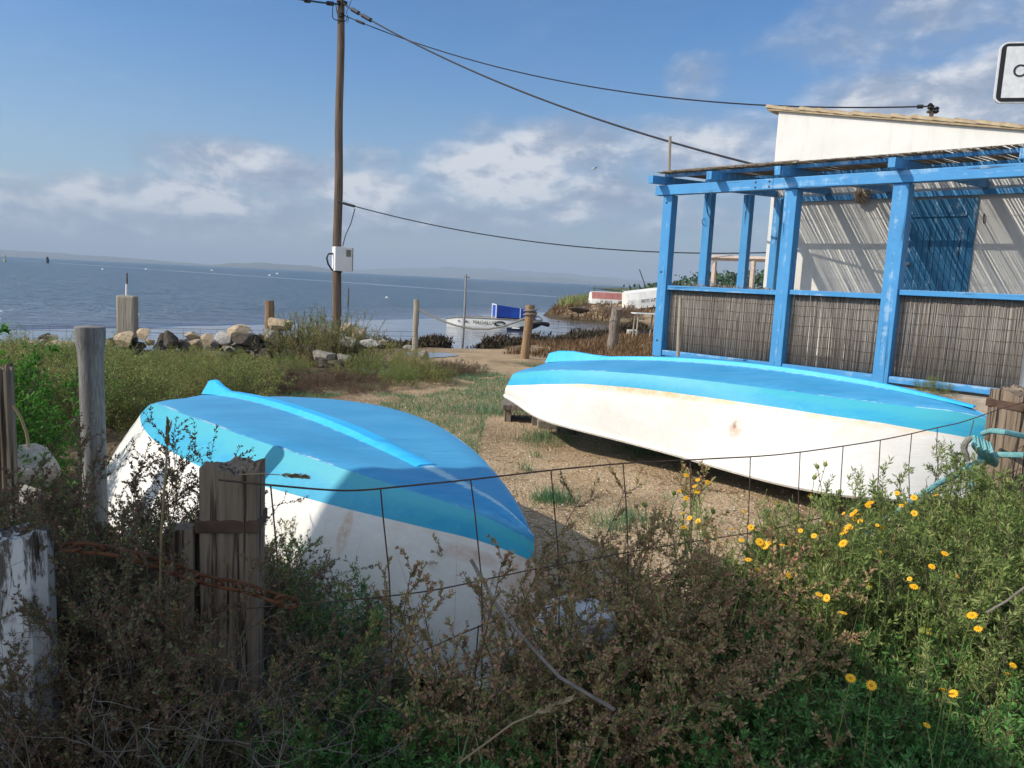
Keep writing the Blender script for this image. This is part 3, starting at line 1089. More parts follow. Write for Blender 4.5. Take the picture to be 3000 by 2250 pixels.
RS = .055                                                  # rafter slope
for s, w_ in ((-.05, .15), (1.77, .165), (3.07, .175), (4.95, .17)): post(s, 0, 2.80, w_, w_)
for t in (1.07, 2.25): post(-.05, t, 2.93 + RS * t, .13, .13)
post(-.03, TW - .16, 3.10, .13, .13)
post(7.1, 0, 2.80)
# bolt holes on the corner post
bh = MB()
for (x, y) in ((1953, 594), (1937, 797), (1925, 997)):
    s_, z_ = px_front(x, y)
    bh.lathe([(.012, 0), (.014, .004), (.004, .007)], 8, (0, 0, 0)) if False else bh.tube([(s_, -.002, z_), (s_, .01, z_)], .016, 10)
bh.build('bolt', M_['black'], PERG)
# front beam in two lengths with a bolted scarf
m = MB()
m.box((-.17, -.035, 2.80), (1.62, .085, 2.935), bev=.006)
m.box((1.623, -.037, 2.80), (4.55, .085, 2.935), bev=.006)
m.box((4.553, -.035, 2.80), (7.4, .085, 2.935), bev=.006)
m.build('front_beam', M_['blue_wood_h'], PERG)
m = MB()
for ds in (1.38, 1.57):
    for zz in (2.835, 2.90): m.tube([(ds, -.042, zz), (ds, -.03, zz)], .012, 8)
m.build('bolt', M_['rust'], PERG)
# rafters
for s in (-.125, .80, 1.75, 3.09, 4.34, 5.75):
    m = MB()
    a, b = -.28, TW - .01
    z0a, z0b = 2.937 + RS * a + .016, 2.937 + RS * b + .016
    rw, rh = .075, .105
    V = [(s, a, z0a), (s + rw, a, z0a), (s + rw, a, z0a + rh), (s, a, z0a + rh), (s, b, z0b), (s + rw, b, z0b), (s + rw, b, z0b + rh), (s, b, z0b + rh)]
    m.add(V, [(0, 1, 2, 3), (5, 4, 7, 6), (0, 4, 5, 1), (1, 5, 6, 2), (2, 6, 7, 3), (3, 7, 4, 0)])
    m.build('rafter', M_['blue_wood'], PERG)
# battens under the reeds and a wall plate
for t in (.10, 1.18, 2.28, 3.2):
    m = MB()
    z = 2.953 + RS * t + .107
    m.box((-.12, t, z), (7.4, t + .07, z + .04))
    m.build('batten', M_['blue_wood_h'], PERG)
m = MB()
m.box((.02, TW - .075, 3.04), (7.4, TW - .012, 3.118))
m.build('wall_plate', M_['blue_wood_h'], PERG)


def reed_mesh(a, b, r, sides=4):
    """tapered reeds between arrays of end points"""
    n = len(a)
    d = b - a
    L = np.linalg.norm(d, axis=1, keepdims=True)
    d = d / L
    ref = np.where(np.abs(d[:, 2:3]) > .9, np.array([[1.0, 0, 0]]), np.array([[0, 0, 1.0]]))
    u = np.cross(d, ref)
    u /= np.linalg.norm(u, axis=1, keepdims=True)
    v = np.cross(u, d)
    V = []
    for e, k in ((a, 1.0), (b, .8)):
        for j in range(sides):
            th = 2 * math.pi * j / sides + .4
            V.append(e + (u * math.cos(th) + v * math.sin(th)) * r[:, None] * k)
    V = np.stack(V, 1)                                    # n, 2*sides, 3
    base = np.arange(n)[:, None] * 2 * sides
    Fs = []
    for j in range(sides):
        j2 = (j + 1) % sides
        Fs.append(base + np.array([[j, j2, sides + j2, sides + j]]))
    Fs.append(base + np.array([[sides + k for k in range(4)]]))
    Fs.append(base + np.array([[3, 2, 1, 0]]))
    return V.reshape(-1, 3), np.concatenate(Fs)


# reed roof: thin reeds running from the wall to the front
xs = np.arange(-.16, 7.4, .0088)
xs = xs + RG.normal(0, .003, len(xs))
gap = vnoise(xs, xs * 0, 9, 5) > .12
xs = xs[gap]
n = len(xs)
zb = 2.953 + .152
t0 = -.06 + RG.normal(0, .016, n)
dx = RG.normal(0, .018, n)
A_ = np.stack([xs, t0, zb + RS * t0 + RG.uniform(0, .018, n)], -1)
B_ = np.stack([xs + dx, np.full(n, TW - .02), zb + RS * TW + RG.uniform(0, .018, n)], -1)
V, Fq = reed_mesh(A_, B_, RG.uniform(.0036, .0058, n))
npmesh('reed_roof', V, Fq, M_['reed_roof'], PERG)
m = MB()
for t in (.0, .55, 1.65, 2.75):
    m.tube([(-.15, t, zb + RS * t + .022), (7.4, t, zb + RS * t + .022)], .004, 4)
m.tube([(-.1, .02, zb + .03), (1.9, .03, zb + .036)], .012, 5)
m.build('reed_tie', M_['grey_wood'], PERG)

# rails and reed screens between the posts
zr0, zr1 = 1.545, 1.60


def screen(sa, sb, rail_z, sides):
    m = MB()
    m.box((sa, .03, rail_z - .06), (sb, .10, rail_z), bev=.005)
    m.build('top_rail', M_['blue_wood_h'], PERG)
    m = MB()
    m.box((sa, .02, ZT + .03), (sb, .09, ZT + .105), bev=.005)
    m.build('bottom_rail', M_['blue_wood_h'], PERG)
    x = np.arange(sa + .003, sb - .003, .0052)
    n = len(x)
    x = x + RG.normal(0, .0018, n)
    lean = RG.normal(0, .012, n) + .01 * np.sin(x * 3)
    yy = .125 + RG.uniform(-.006, .006, n)
    top = rail_z - .012 + np.abs(RG.normal(0, .012, n))
    a = np.stack([x + lean, yy, ZT + .012 + RG.uniform(0, .03, n)], -1)
    b = np.stack([x, yy + RG.normal(0, .004, n), top], -1)
    a3, b3 = a + np.array([-.0012, .018, 0]), b + np.array([-.0012, .018, -.02])
    a2, b2 = a + np.array([.0026, .009, 0]), b + np.array([.0026, .009, -.02])
    V, Fq = reed_mesh(np.concatenate([a, a2, a3]), np.concatenate([b, b2, b3]), RG.uniform(.0032, .0052, 3 * n))
    npmesh('reed_screen', V, Fq, M_['reed'], PERG)
    m = MB()
    for k in range(8):
        z = ZT + .1 + k * .125
        pts = [(sa + (sb - sa) * i / 14, .117, z + rnd.uniform(-.008, .008)) for i in range(15)]
        m.tube(pts, .0022, 4)
    m.build('binding_wire', M_['wire'], PERG)


screen(.102, 1.768, 1.535, 0)
screen(1.937, 3.068, 1.55, 0)
screen(3.247, 4.948, 1.605, 0)
screen(5.122, 7.098, 1.605, 0)
# far end screen on the left side of the terrace
x = np.arange(.2, TW - .2, .011)
n = len(x)
a = np.stack([np.full(n, .07) + RG.uniform(-.006, .006, n), x + RG.normal(0, .01, n), np.full(n, ZT + .02)], -1)
b = np.stack([np.full(n, .07), x, 1.56 + RG.normal(0, .03, n)], -1)
V, Fq = reed_mesh(a, b, RG.uniform(.004, .0065, n))
npmesh('reed_screen', V, Fq, M_['reed'], PERG)
m = MB()
m.box((.03, .16, 1.50), (.06, TW - .17, 1.545))
m.build('end_rail', M_['blue_wood_h'], PERG)
# loose black wire looped on a side post
m = MB()
m.tube([(.02, 1.06, 2.95), (.0, 1.05, 2.80), (.03, 1.06, 2.66), (.10, 1.06, 2.56), (.15, 1.07, 2.46)], .006, 5)
m.tube([(-.012, 1.09 + .09 * math.cos(a), 2.52 + .05 * math.sin(a)) for a in np.linspace(0, 6.2, 14)], .005, 5)
m.build('loose_wire', M_['black'], PERG)

# house: mono-pitched gable facing the terrace
HS0, HS1 = -.17, 8.5
ZW0 = px_front(2285, 325, TW)[1]
RSL = -.186
m = MB()
za, zb_ = ZW0, ZW0 + RSL * (HS1 - HS0)
V = [(HS0, TW, -.2), (HS1, TW, -.2), (HS1, TW, zb_), (HS0, TW, za), (HS0, TW + 5, -.2), (HS1, TW + 5, -.2), (HS1, TW + 5, zb_), (HS0, TW + 5, za)]
m.add(V, [(0, 1, 2, 3), (5, 4, 7, 6), (4, 0, 3, 7), (1, 5, 6, 2), (3, 2, 6, 7)])
m.build('wall', M_['plaster'], HOUSE)
# roof of barrel tiles, seen on its edge
m = MB()
for i in range(30):
    s0 = HS0 - .22 + i * .30
    s1 = s0 + .34
    for j in range(24):
        t = TW - .07 + j * .22
        z = ZW0 + RSL * (s0 - HS0) + .03
        z2 = ZW0 + RSL * (s1 - HS0) + .015
        jz = rnd.uniform(-.008, .012)
        V = []
        for k in range(7):
            th = math.pi * k / 6
            V.append((s0 + rnd.uniform(-.01, .01), t + .1 - .11 * math.cos(th), z + .07 * math.sin(th) + jz))
            V.append((s1, t + .1 - .09 * math.cos(th), z2 + .06 * math.sin(th) + jz))
        m.add(V, [(2 * k, 2 * k + 1, 2 * k + 3, 2 * k + 2) for k in range(6)])
m.box((HS0 - .16, TW - .05, ZW0 + .002), (HS0 - .02, TW + 5, ZW0 + .045))
o = m.build('tiled_roof', M_['tile'], HOUSE)
m = MB()
V = []
for s, dz in ((HS0 - .2, 0), (HS1, 0)):
    z = ZW0 + RSL * (s - HS0)
    V += [(s, TW - .055, z - .005), (s, TW - .055, z + .05), (s, TW + .06, z + .05), (s, TW + .06, z - .005)]
m.add(V, [(0, 1, 2, 3), (7, 6, 5, 4), (0, 4, 5, 1), (1, 5, 6, 2), (2, 6, 7, 3), (3, 7, 4, 0)])
m.build('verge', M_['tile'], HOUSE)
# door
d0, d1 = 2.13, 3.06
m = MB()
m.box((d0, TW - .035, ZT + .05), (d1, TW - .004, 3.0))
k = 9
M_['door'] = painted_wood('dark_blue_door_paint', (.018, .13, .27), (.028, .17, .33), 2)
DOOR = m.build('door', M_['door'], HOUSE)
m = MB()
wv = (d1 - d0 - .16) / k
for i in range(k):
    m.box((d0 + .08 + i * wv + .003, TW - .052, ZT + .1), (d0 + .08 + (i + 1) * wv - .003, TW - .035, 2.58), bev=.003)
m.build('door_plank', M_['door'], DOOR)
m = MB()
m.box((d0 + .0, TW - .060, 2.74), (d1 - .12, TW - .036, 2.80), bev=.004)
m.build('door_batten', M_['door'], DOOR)
sd, zd = px_front(2500 + 525 * .3014, 400 + 1240 * .3014, TW - .06)
m = MB()
m.lathe([(.03, 0), (.032, .006), (.012, .012), (.012, .045), (.03, .052), (.034, .07), (.02, .085)], 12)
hd = m.build('door_knob', M_['steel'], DOOR, True)
hd.location = (sd, TW - .052, zd)
hd.rotation_euler = (rad(90), 0, 0)
# round wall lamp with a wire guard
s_, z_ = px_front(1858 / .73733, 420 / .73733, TW - .2)
m = MB()
m.lathe([(.13, 0), (.13, .05), (.115, .08), (.06, .12), (.02, .13)], 20)
lamp = m.build('wall_lamp', M_['concrete'], HOUSE, True)
lamp.location, lamp.rotation_euler = (s_, TW - .085, z_), (rad(90), 0, 0)
m = MB()
for k in range(6):
    th = math.pi * k / 6
    m.tube([(.135 * math.cos(th), .135 * math.sin(th), .05), (.08 * math.cos(th), .08 * math.sin(th), .14), (0, 0, .16), (-.08 * math.cos(th), -.08 * math.sin(th), .14), (-.135 * math.cos(th), -.135 * math.sin(th), .05)], .004, 4)
m.build('wire_guard', M_['rust'], lamp)
# small hook by the door
s_, z_ = px_front(2500 + 1270 * .3014, 400 + 800 * .3014, TW)
m = MB()
m.tube([(s_, TW + .0, z_ + .07), (s_, TW - .03, z_ + .05), (s_ + .01, TW - .03, z_ - .04), (s_ + .02, TW - .05, z_ - .07)], .009, 6)
m.build('wall_hook', M_['rust'], HOUSE)
# service mast with insulators on the roof
q = P(2727, 350, 13.2)
m = MB()
m.tube([(q[0], q[1], q[2] - .3), (q[0], q[1], q[2] + .22)], .035, 8)
m.box((q[0] - .07, q[1] - .03, q[2] + .1), (q[0] + .09, q[1] + .03, q[2] + .14))
mast = m.build('service_mast', M_['pole_wood'])
mast.parent = HOUSE
mast.matrix_parent_inverse = Matrix.LocRotScale(HOUSE.location, HOUSE.rotation_euler, None).inverted()
m = MB()
for k, (dx, dz) in enumerate(((-.05, .2), (.06, .15))):
    m.lathe([(.02, 0), (.045, .02), (.03, .05), (.045, .07), (.02, .1)], 10, (q[0] + dx, q[1] - .03, q[2] + dz - .05))
o = m.build('insulator', M_['black'])
o.parent = HOUSE
o.matrix_parent_inverse = mast.matrix_parent_inverse
MAST = (q[0] - .06, q[1] - .03, q[2] + .2)

# drain pipe against the corner post, stake at the roof, pipe before the screen, plank by the post
m = MB()
m.tube([LW(-.06, .2, -.1), LW(-.06, .2, 1.74)], .028, 10)
tag(m.build('drain_pipe', M_['fibre'], smooth=True), 'grey drain pipe standing against the corner post of the pergola', 'pipe')
m = MB()
a = P(1959, 528, 11.35)
b = P(1963, 400, 11.35)
m.tube([(a[0], a[1], 1.5), a, b], .022, 7)
tag(m.build('wooden_stake', M_['post_pale']), 'thin pale stake rising above the left corner of the pergola roof', 'stake')
m = MB()
a = P(1985, 1057, 9.9)
b = P(1994, 873, 9.9)
m.tube([(a[0], a[1], ZT - .4), a, b], .024, 10)
m.tube([b, b + np.array([0, 0, .004])], .018, 10)
tag(m.build('metal_pipe', M_['post_pale'], smooth=True), 'short galvanised pipe standing upright before the left reed screen', 'pipe')
m = MB()
a = P(1914, 1048, 10.7)
m.box((-.22, -.1, -.035), (.24, .1, .0), bev=.01)
o = m.build('loose_plank', M_['pink_timber'])
o.location, o.rotation_euler = a, (0, 0, -.25)
tag(o, 'short pinkish plank lying at the foot of the pergola corner post', 'plank')
m = MB()
m.box((-.2, -.16, -.3), (.22, .12, -.037), bev=.02)
o = m.build('footing_stone', M_['concrete'])
o.location, o.rotation_euler = a, (0, 0, -.25)
tag(o, 'rough concrete footing below the pinkish plank', 'footing')

# weathered timber frame seen through the pergola
fr = empty('timber_arbour', P(2170, 845, 17) * np.array([1, 1, 0]))
tag(fr, 'pale weathered timber frame standing behind the pergola', 'arbour')
Y0 = 17.0
def seg(a, b, r, mm, name):
    o = MB()
    o.tube([a - np.array(fr.location), b - np.array(fr.location)], r, 4)
    return o.build(name, mm, fr)
top_l, top_r = P(2085, 755, Y0), P(2340, 762, Y0 - .8)
seg(top_l, top_r, .06, M_['pink_timber'], 'beam')
for (x, yy) in ((2094, Y0), (2208, Y0 - .4)):
    a = P(x, 765, yy)
    seg(np.array([a[0], a[1], -.1]), a, .055, M_['pink_timber'], 'leg')

# ------------------------------------------------------------------ unseen hut added outside the frame to shade the foreground
nh = empty('added_shade_hut', (-3.98, 1.84, 0), math.atan2(.389, 1.308))   # local x = away from the sun
tag(nh, 'unseen flat roofed white hut added beyond the left edge to shade the foreground', 'house')
m = MB()
m.box((-3.2, -3.5, -.2), (0, 0, 3.9))
m.build('wall', M_['plaster'], nh)
m = MB()
m.box((-3.3, -3.56, 3.904), (.06, .06, 4.02), bev=.02)
m.build('roof', M_['concrete'], nh)
m = MB()
for y in (-1.3,):
    m = MB()
    m.box((.003, y - .9, 1.0), (.04, y, 2.2), bev=.01)
    m.build('shutter', M_['blue_wood'], nh)

# ------------------------------------------------------------------ utility pole, meter box, cables
D_P = 18.9
pb, pt = P(985, 945, D_P), P(1000, -40, D_P)
up = empty('utility_pole', (pb[0], pb[1], 0))
tag(up, 'tall weathered wooden utility pole with a white meter box', 'pole')


def loc(p): return (p[0] - pb[0], p[1] - pb[1], p[2])


m = MB()
pts, rr = [], []
for i in range(14):
    t = i / 13
    a = np.array([pb[0], pb[1], -.4]) * (1 - t) + pt * t
    pts.append(loc(a + np.array([.012 * math.sin(i * 1.3), 0, 0])))
    rr.append(.118 - .035 * t)
m.tube(pts, rr, 12)
m.build('pole', M_['pole_wood'], up, True)
bx = P(992, 758, D_P - .22)
m = MB()
m.box((-.22, -.12, -.29), (.22, .12, .28), bev=.012)
box = m.build('meter_box', M_['white_plastic'], up)
box.location, box.rotation_euler = (bx[0] - pb[0] + .09, bx[1] - pb[1], bx[2]), (0, 0, rad(33))
m = MB()
m.box((.05, -.132, .06), (.17, -.121, .22), bev=.003)
m.build('box_window', mottled('dusty_window', (.16, .145, .11), (.25, .23, .18), 6, .3, 0), box)
m = MB()
m.box((.205, -.134, -.28), (.222, -.121, .27))
m.build('door_seam', M_['fibre'], box)
m = MB()
m.tube([(-.22, .02, .11), (-.34, .02, .10), (-.38, .02, 0), (-.34, .03, -.14), (-.24, .04, -.27), (-.05, .06, -.31), (.02, .1, -.31)], .022, 7)
m.build('conduit', M_['black'], box, True)
# fittings at the top
m = MB()
for (x, y) in ((992, 8), (1012, 10), (1002, 44)):
    a = np.array(loc(P(x, y, D_P - .12)))
    m.lathe([(.02, -.05), (.055, -.03), (.035, 0), (.055, .03), (.02, .05)], 10, a)
m.build('insulator', M_['black'], up)
m = MB()
a = [P(x, y, D_P - .1) for (x, y) in ((975, 6), (974, 50), (980, 58), (996, 60), (1012, 62), (1018, 52), (1006, 42))]
m.tube([loc(p) for p in a], .012, 5)
a = [P(x, y, D_P - .1) for (x, y) in ((983, 8), (986, 30), (992, 50))]
m.tube([loc(p) for p in a], .01, 5)
a = [P(x, y, D_P - .1) for (x, y) in ((1032, -6), (1022, 20), (1014, 38), (1022, 52), (1018, 66))]
m.tube([loc(p) for p in a], .008, 5)
m.build('jumper_wire', M_['cable'], up)


def cable(a, b, sag, r, label, extra=None):
    m = MB()
    m.tube(catenary(a, b, sag, 30), r, 6)
    if extra:
        for (t, L) in extra:
            c = catenary(a, b, sag, 400)
            i = int(t * 400)
            m.tube(c[i:i + max(2, int(L * 400))], r * 2.6, 6)
    return tag(m.build('overhead_cable', M_['cable']), label, 'cable', 'overhead cables from the pole')


roof_hit = LW(1.02, 1.75, zb + RS * 1.75 + .05)
cable(P(1006, 12, D_P - .1), roof_hit, .36, .019, 'thick overhead cable running steeply from the pole top down to the reed roof', [(.03, .025), (.065, .03)])
cable(P(1008, 45, D_P - .1), MAST, .62, .013, 'thin overhead cable from just below the pole top to the mast on the tiled roof', [(.03, .02), (.985, .012)])
qq = P(2330, 737, 16.5)
cable(P(988, 590, D_P - .1), qq, .42, .014, 'low overhead cable from mid height of the pole passing behind the pergola', [(.015, .03)])
cable(P(988, 12, D_P - .1), P(820, -14, 15.0), .02, .02, 'short length of overhead cable leaving the pole top to the left', [(.1, .1), (.55, .06)])
m = MB()
m.tube([P(1040, 611, D_P - .15), P(1028, 655, D_P - .12), P(1012, 690, D_P - .1), P(1004, 722, D_P - .12)], .012, 5)
m.build('drop_wire', M_['cable'], up).location = (-pb[0], -pb[1], 0)

# ------------------------------------------------------------------ stone wall: every stone its own object
ico_cache = {}


def rock_mesh(seed, m, flat=0.0, sub=3):
    import bmesh
    bm = bmesh.new()
    bmesh.ops.create_icosphere(bm, subdivisions=sub, radius=1)
    r = random.Random(seed)
    planes = []
    for _ in range(13):
        v = Vector((r.gauss(0, 1), r.gauss(0, 1), r.gauss(0, 1))).normalized()
        planes.append((v, r.uniform(.48, .82)))
    off = Vector((r.uniform(0, 90), r.uniform(0, 90), r.uniform(0, 90)))
    for v in bm.verts:
        p = v.co.copy()
        for nn, dd in planes:
            e = p.dot(nn) - dd
            if e > 0: p -= nn * e
        p *= 1.12 + .08 * mnoise.noise(p * 1.7 + off) + .07 * mnoise.noise(p * 5 + off)
        if flat: p.z += flat * .05 * math.sin(p.z * 14 + 2 * mnoise.noise(p * 2 + off))
        v.co = p
    me = bpy.data.meshes.new('stone')
    bm.to_mesh(me)
    bm.free()
    me.polygons.foreach_set('use_smooth', [True] * len(me.polygons))
    try: me.set_sharp_from_angle(angle=rad(18))
    except Exception: pass
    me.materials.append(m)
    return me


RM = {'t': M_['rock_tan'], 'g': M_['rock_grey'], 'd': M_['rock_dark'], 'p': M_['rock_pale']}
RMESH = {k: [rock_mesh(i * 13 + ord(k), RM[k], 1.0 if k == 't' else .3) for i in range(6)] for k in RM}
RC = {'t': 'tan', 'g': 'grey', 'd': 'dark', 'p': 'pale'}
RG_NAME = 'stones of the tumbled wall by the water'


def stone(zx, zy, w, h, kind, Y=13.0, label=None, deep=1.0):
    x, y = 200 + zx * .4973, 880 + zy * .4973
    sx, sz = w * .4973 / F * Y / 2 * 1.08, h * .4973 / F * Y / 2 * 1.12
    o = link_mesh('stone', rnd.choice(RMESH[kind]))
    p = P(x, y, Y)
    o.location = p
    o.scale = (sx, max(sx, sz) * .8 * deep, sz)
    o.rotation_euler = (rnd.uniform(-.15, .15), rnd.uniform(-.12, .12), rnd.uniform(-.4, .4))
    tag(o, label or '%s stone packed low in the tumbled wall along the water' % RC[kind], 'stone', RG_NAME)
    return o


stone(1010, 178, 125, 92, 't', 12.9, 'big layered tan block sitting highest on the middle of the stone wall')
stone(1260, 140, 160, 78, 't', 12.9, 'large slanting tan stone on top of the wall against the round post')
stone(335, 222, 135, 90, 't', 13, 'rounded pale tan stone at the foot of the broad square post')
stone(445, 190, 88, 70, 't', 13, 'tan stone resting on the wall just right of the broad square post')
stone(600, 240, 85, 105, 'd', 13, 'upright dark pitted stone alone in the dip of the wall')
stone(735, 212, 82, 46, 't', 12.9, 'flat ochre stone topping the left shoulder of the wall')
stone(1050, 240, 150, 85, 'd', 12.8, 'dark stone carrying the layered tan block')
stone(930, 232, 115, 82, 'p', 12.9, 'pale slab leaning left of the layered tan block')
stone(1195, 200, 95, 72, 'g', 12.9, 'grey stone below the slanting tan stone')
stone(820, 225, 85, 75, 't', 12.9, 'brownish tan stone beside the flat ochre one')
stone(1515, 328, 155, 72, 'g', 11.3, 'grey boulder lying in front of the wall among the spiky plants')
stone(1632, 342, 100, 62, 'g', 11.3, 'smaller grey stone touching the right side of the front boulder')
stone(1500, 378, 72, 50, 'd', 11.2, 'dark stone under the front grey boulder')
stone(1580, 374, 90, 42, 'd', 11.2, 'flat dark stone under the two front boulders')
stone(1720, 195, 92, 84, 't', 13, 'brown stone at the top right end of the wall by the pole')
stone(1645, 172, 85, 70, 't', 13.1, 'tan stone right behind the spiky plants by the pole')
stone(1660, 258, 120, 74, 'p', 12.7, 'whitish grey stone low at the right end of the wall')
stone(1770, 252, 125, 52, 'p', 12.7, 'long pale flat stone at the right end of the wall')
stone(1995, 276, 56, 30, 'p', 13.2, 'small white stone near the pale rope post')
stone(2095, 326, 62, 56, 'g', 12.0, 'grey stone at the edge of the green bush by the puddle')
stone(1850, 248, 60, 30, 't', 12.9, 'small tan stone trailing off the right end of the wall')
stone(1000, 355, 60, 46, 'd', 12.5, 'black stone in the shaded hollow of the wall front')
for (a, b, c, d, k) in ((225, 255, 85, 62, 't'), (340, 275, 105, 62, 'd'), (485, 245, 62, 42, 't'), (660, 262, 55, 62, 'd'), (725, 268, 66, 62, 'g'), (838, 262, 150, 84, 'g'), (985, 292, 155, 54, 'g'),
                        (1130, 228, 62, 44, 'd'), (1165, 275, 135, 64, 'g'), (855, 315, 145, 46, 'g'), (1045, 345, 100, 60, 'd'), (1165, 325, 105, 80, 'd'), (1690, 292, 64, 44, 'g'), (1610, 250, 70, 60, 'd'),
                        (1400, 225, 90, 60, 'g'), (1330, 250, 110, 70, 'd'), (1470, 240, 90, 66, 'g'), (1540, 200, 70, 60, 't'), (560, 290, 90, 60, 'g'), (10, 262, 66, 54, 't'), (-60, 268, 120, 52, 't'), (-150, 272, 80, 40, 'd'), (-250, 262, 110, 50, 't'),
                        (-340, 280, 90, 50, 'g'), (120, 275, 80, 50, 'g'), (170, 250, 60, 40, 't'), (410, 270, 80, 50, 'd'), (755, 320, 90, 50, 'd'), (1250, 240, 80, 60, 'd'), (930, 330, 80, 60, 'd')):
    stone(a, b, c, d, k, 12.9 + (.25 if b < 300 else -.1))

for i in range(60):
    zx = rnd.uniform(-330, 1240)
    low_ = rnd.random() < .55
    stone(zx, rnd.uniform(262, 330) if low_ else rnd.uniform(228, 275), rnd.uniform(60, 120), rnd.uniform(40, 74), rnd.choice('dddg') if low_ else rnd.choice('dgtgd'), rnd.uniform(13.05, 13.45))

# ------------------------------------------------------------------ posts
def round_post(name, top, base_y, Y, w, label, cat='post', m='post_brown', lean=(0, 0), bury=.5, n=12, group=None, rough=.06):
    """top: photo point of the top centre; w: width in photo px"""
    t = P(top[0], top[1], Y)
    r = w / F * Y / 2
    b = np.array([t[0] + lean[0], t[1] + lean[1], ground_z(np.array(t[0]), np.array(t[1])) - bury])
    mb = MB()
    pts, rr = [], []
    for i in range(11):
        f = i / 10
        pts.append(b * (1 - f) + t * f + np.array([rnd.gauss(0, r * rough), rnd.gauss(0, r * rough), 0]))
        rr.append(r * (1.05 - .07 * f + rnd.gauss(0, rough * .5)))
    rr[-1] = r
    mb.tube(pts, rr, n)
    o = mb.build(name, M_[m], None, True)
    return tag(o, label, cat, group)


pg = 'posts standing along the shore'
# broad square post
t = P(373, 866, 14.4)
m = MB()
m.box((-.165, -.12, -1.4), (.165, .12, 0), bev=.035)
o = m.build('timber_post', M_['post_pale'])
o.location, o.rotation_euler = t, (0, .015, .1)
tag(o, 'broad square weathered post standing behind the left part of the stone wall', 'post', pg)
round_post('timber_post', (791, 881), 0, 14.3, 27, 'stout round post behind the stone wall between the square post and the pole', m='post_brown', lean=(-.05, 0), group=pg)
round_post('timber_post', (1220, 877), 0, 16.2, 17, 'slim pale post at the left end of the sagging rope', m='post_pale', lean=(-.01, 0), group=pg)
round_post('timber_post', (1555, 894), 0, 15.2, 26, 'leaning brown post at the right end of the sagging rope', m='post_brown', lean=(-.10, 0), group=pg)
round_post('timber_post', (1806, 903), 0, 18.6, 30, 'knotty grey post in front of the cove nearest the pergola', m='grey_wood', lean=(-.06, 0), group=pg, rough=.16)
# rope between the two posts
a, b = P(1230, 907, 16.1), P(1548, 926, 15.1)
pts = [P(x, y, 16.1 - i * .085) for i, (x, y) in enumerate(((1229, 907), (1262, 925), (1300, 942), (1340, 955), (1385, 963), (1430, 964), (1470, 957), (1510, 944), (1545, 929), (1572, 922)))]
m = MB()
m.tube(pts, .02, 7)
p_ = P(1553, 928, 15.2)
m.tube([p_ + np.array([.13 * math.cos(a_), .13 * math.sin(a_), .012 * a_]) for a_ in np.linspace(0, 12.6, 30)], .014, 6)
tag(m.build('rope', M_['rope_grey'], None, True), 'grey rope sagging between the pale slim post and the leaning brown post', 'rope')
# wire netting behind the wall
m = MB()
for (ya, yb) in ((951, 972), (964, 985), (994, 1010), (1018, 1030)):
    m.tube([P(-60, ya, 14.9), P(380, (ya * 2 + yb) / 3 + 3, 14.5), P(800, (ya + yb * 2) / 3 + 3, 14.4), P(1215, yb, 16.1)], .0035, 4)
for i in range(26):
    x = -50 + i * 49
    ya = 951 + (972 - 951) * (x + 60) / 1275
    m.tube([P(x, ya, 14.6), P(x - 2, ya + 62, 14.6)], .003, 4)
tag(m.build('wire_fence', M_['wire']), 'low thin wire netting running behind the stone wall', 'fence')

# thin poles and stakes in the water
def stake(name, x0, y0, x1, y1, Y, r, m, label, cat='stake', group=None):
    mb = MB()
    a, b = P(x0, y0, Y), P(x1, y1, Y)
    c = b + (b - a) * .25
    mb.tube([a, (a + b) / 2 + np.array([r * .4, 0, 0]), b, c], [r * .8, r, r, r], 7)
    return tag(mb.build(name, M_[m], None, True), label, cat, group)


o = stake('mooring_pole', 1365, 808, 1354, 1025, 21.2, .035, 'steel', 'thin tall grey pole at the waterline between the two rope posts', 'pole')
m = MB()
a = P(1366, 812, 21.2)
m.tube([a + np.array([-.06, 0, 0]), a + np.array([.1, 0, 0])], .012, 5)
m.tube([a + np.array([0, 0, -.03]), a + np.array([0, 0, .07])], .014, 5)
c_ = m.build('cross_pin', M_['rust'])
c_.parent = o
stg = 'stakes standing in the bay'
stake('water_stake', 1021, 845, 1018, 905, 46, .05, 'dark_wood', 'long thin dark stake in the water just right of the utility pole', group=stg)
stake('water_stake', 956, 872, 957, 886, 60, .09, 'black', 'short black stump in the water just left of the utility pole', group=stg)
stake('water_stake', 731, 873, 727, 888, 58, .09, 'black', 'short black stump in the water left of the stout round post', group=stg)
stake('water_stake', 138, 753, 139, 775, 300, .5, 'black', 'distant dark channel stake on the left part of the bay', group=stg)
st = stake('marker_pole', 372, 800, 371, 870, 15.4, .016, 'rust', 'thin rusty pole with a white foot behind the broad square post', 'pole')
m = MB()
m.tube([P(371.5, 832, 15.4), P(371, 872, 15.4)], .024, 7)
o = m.build('white_sleeve', M_['white_plastic'])
o.parent = st
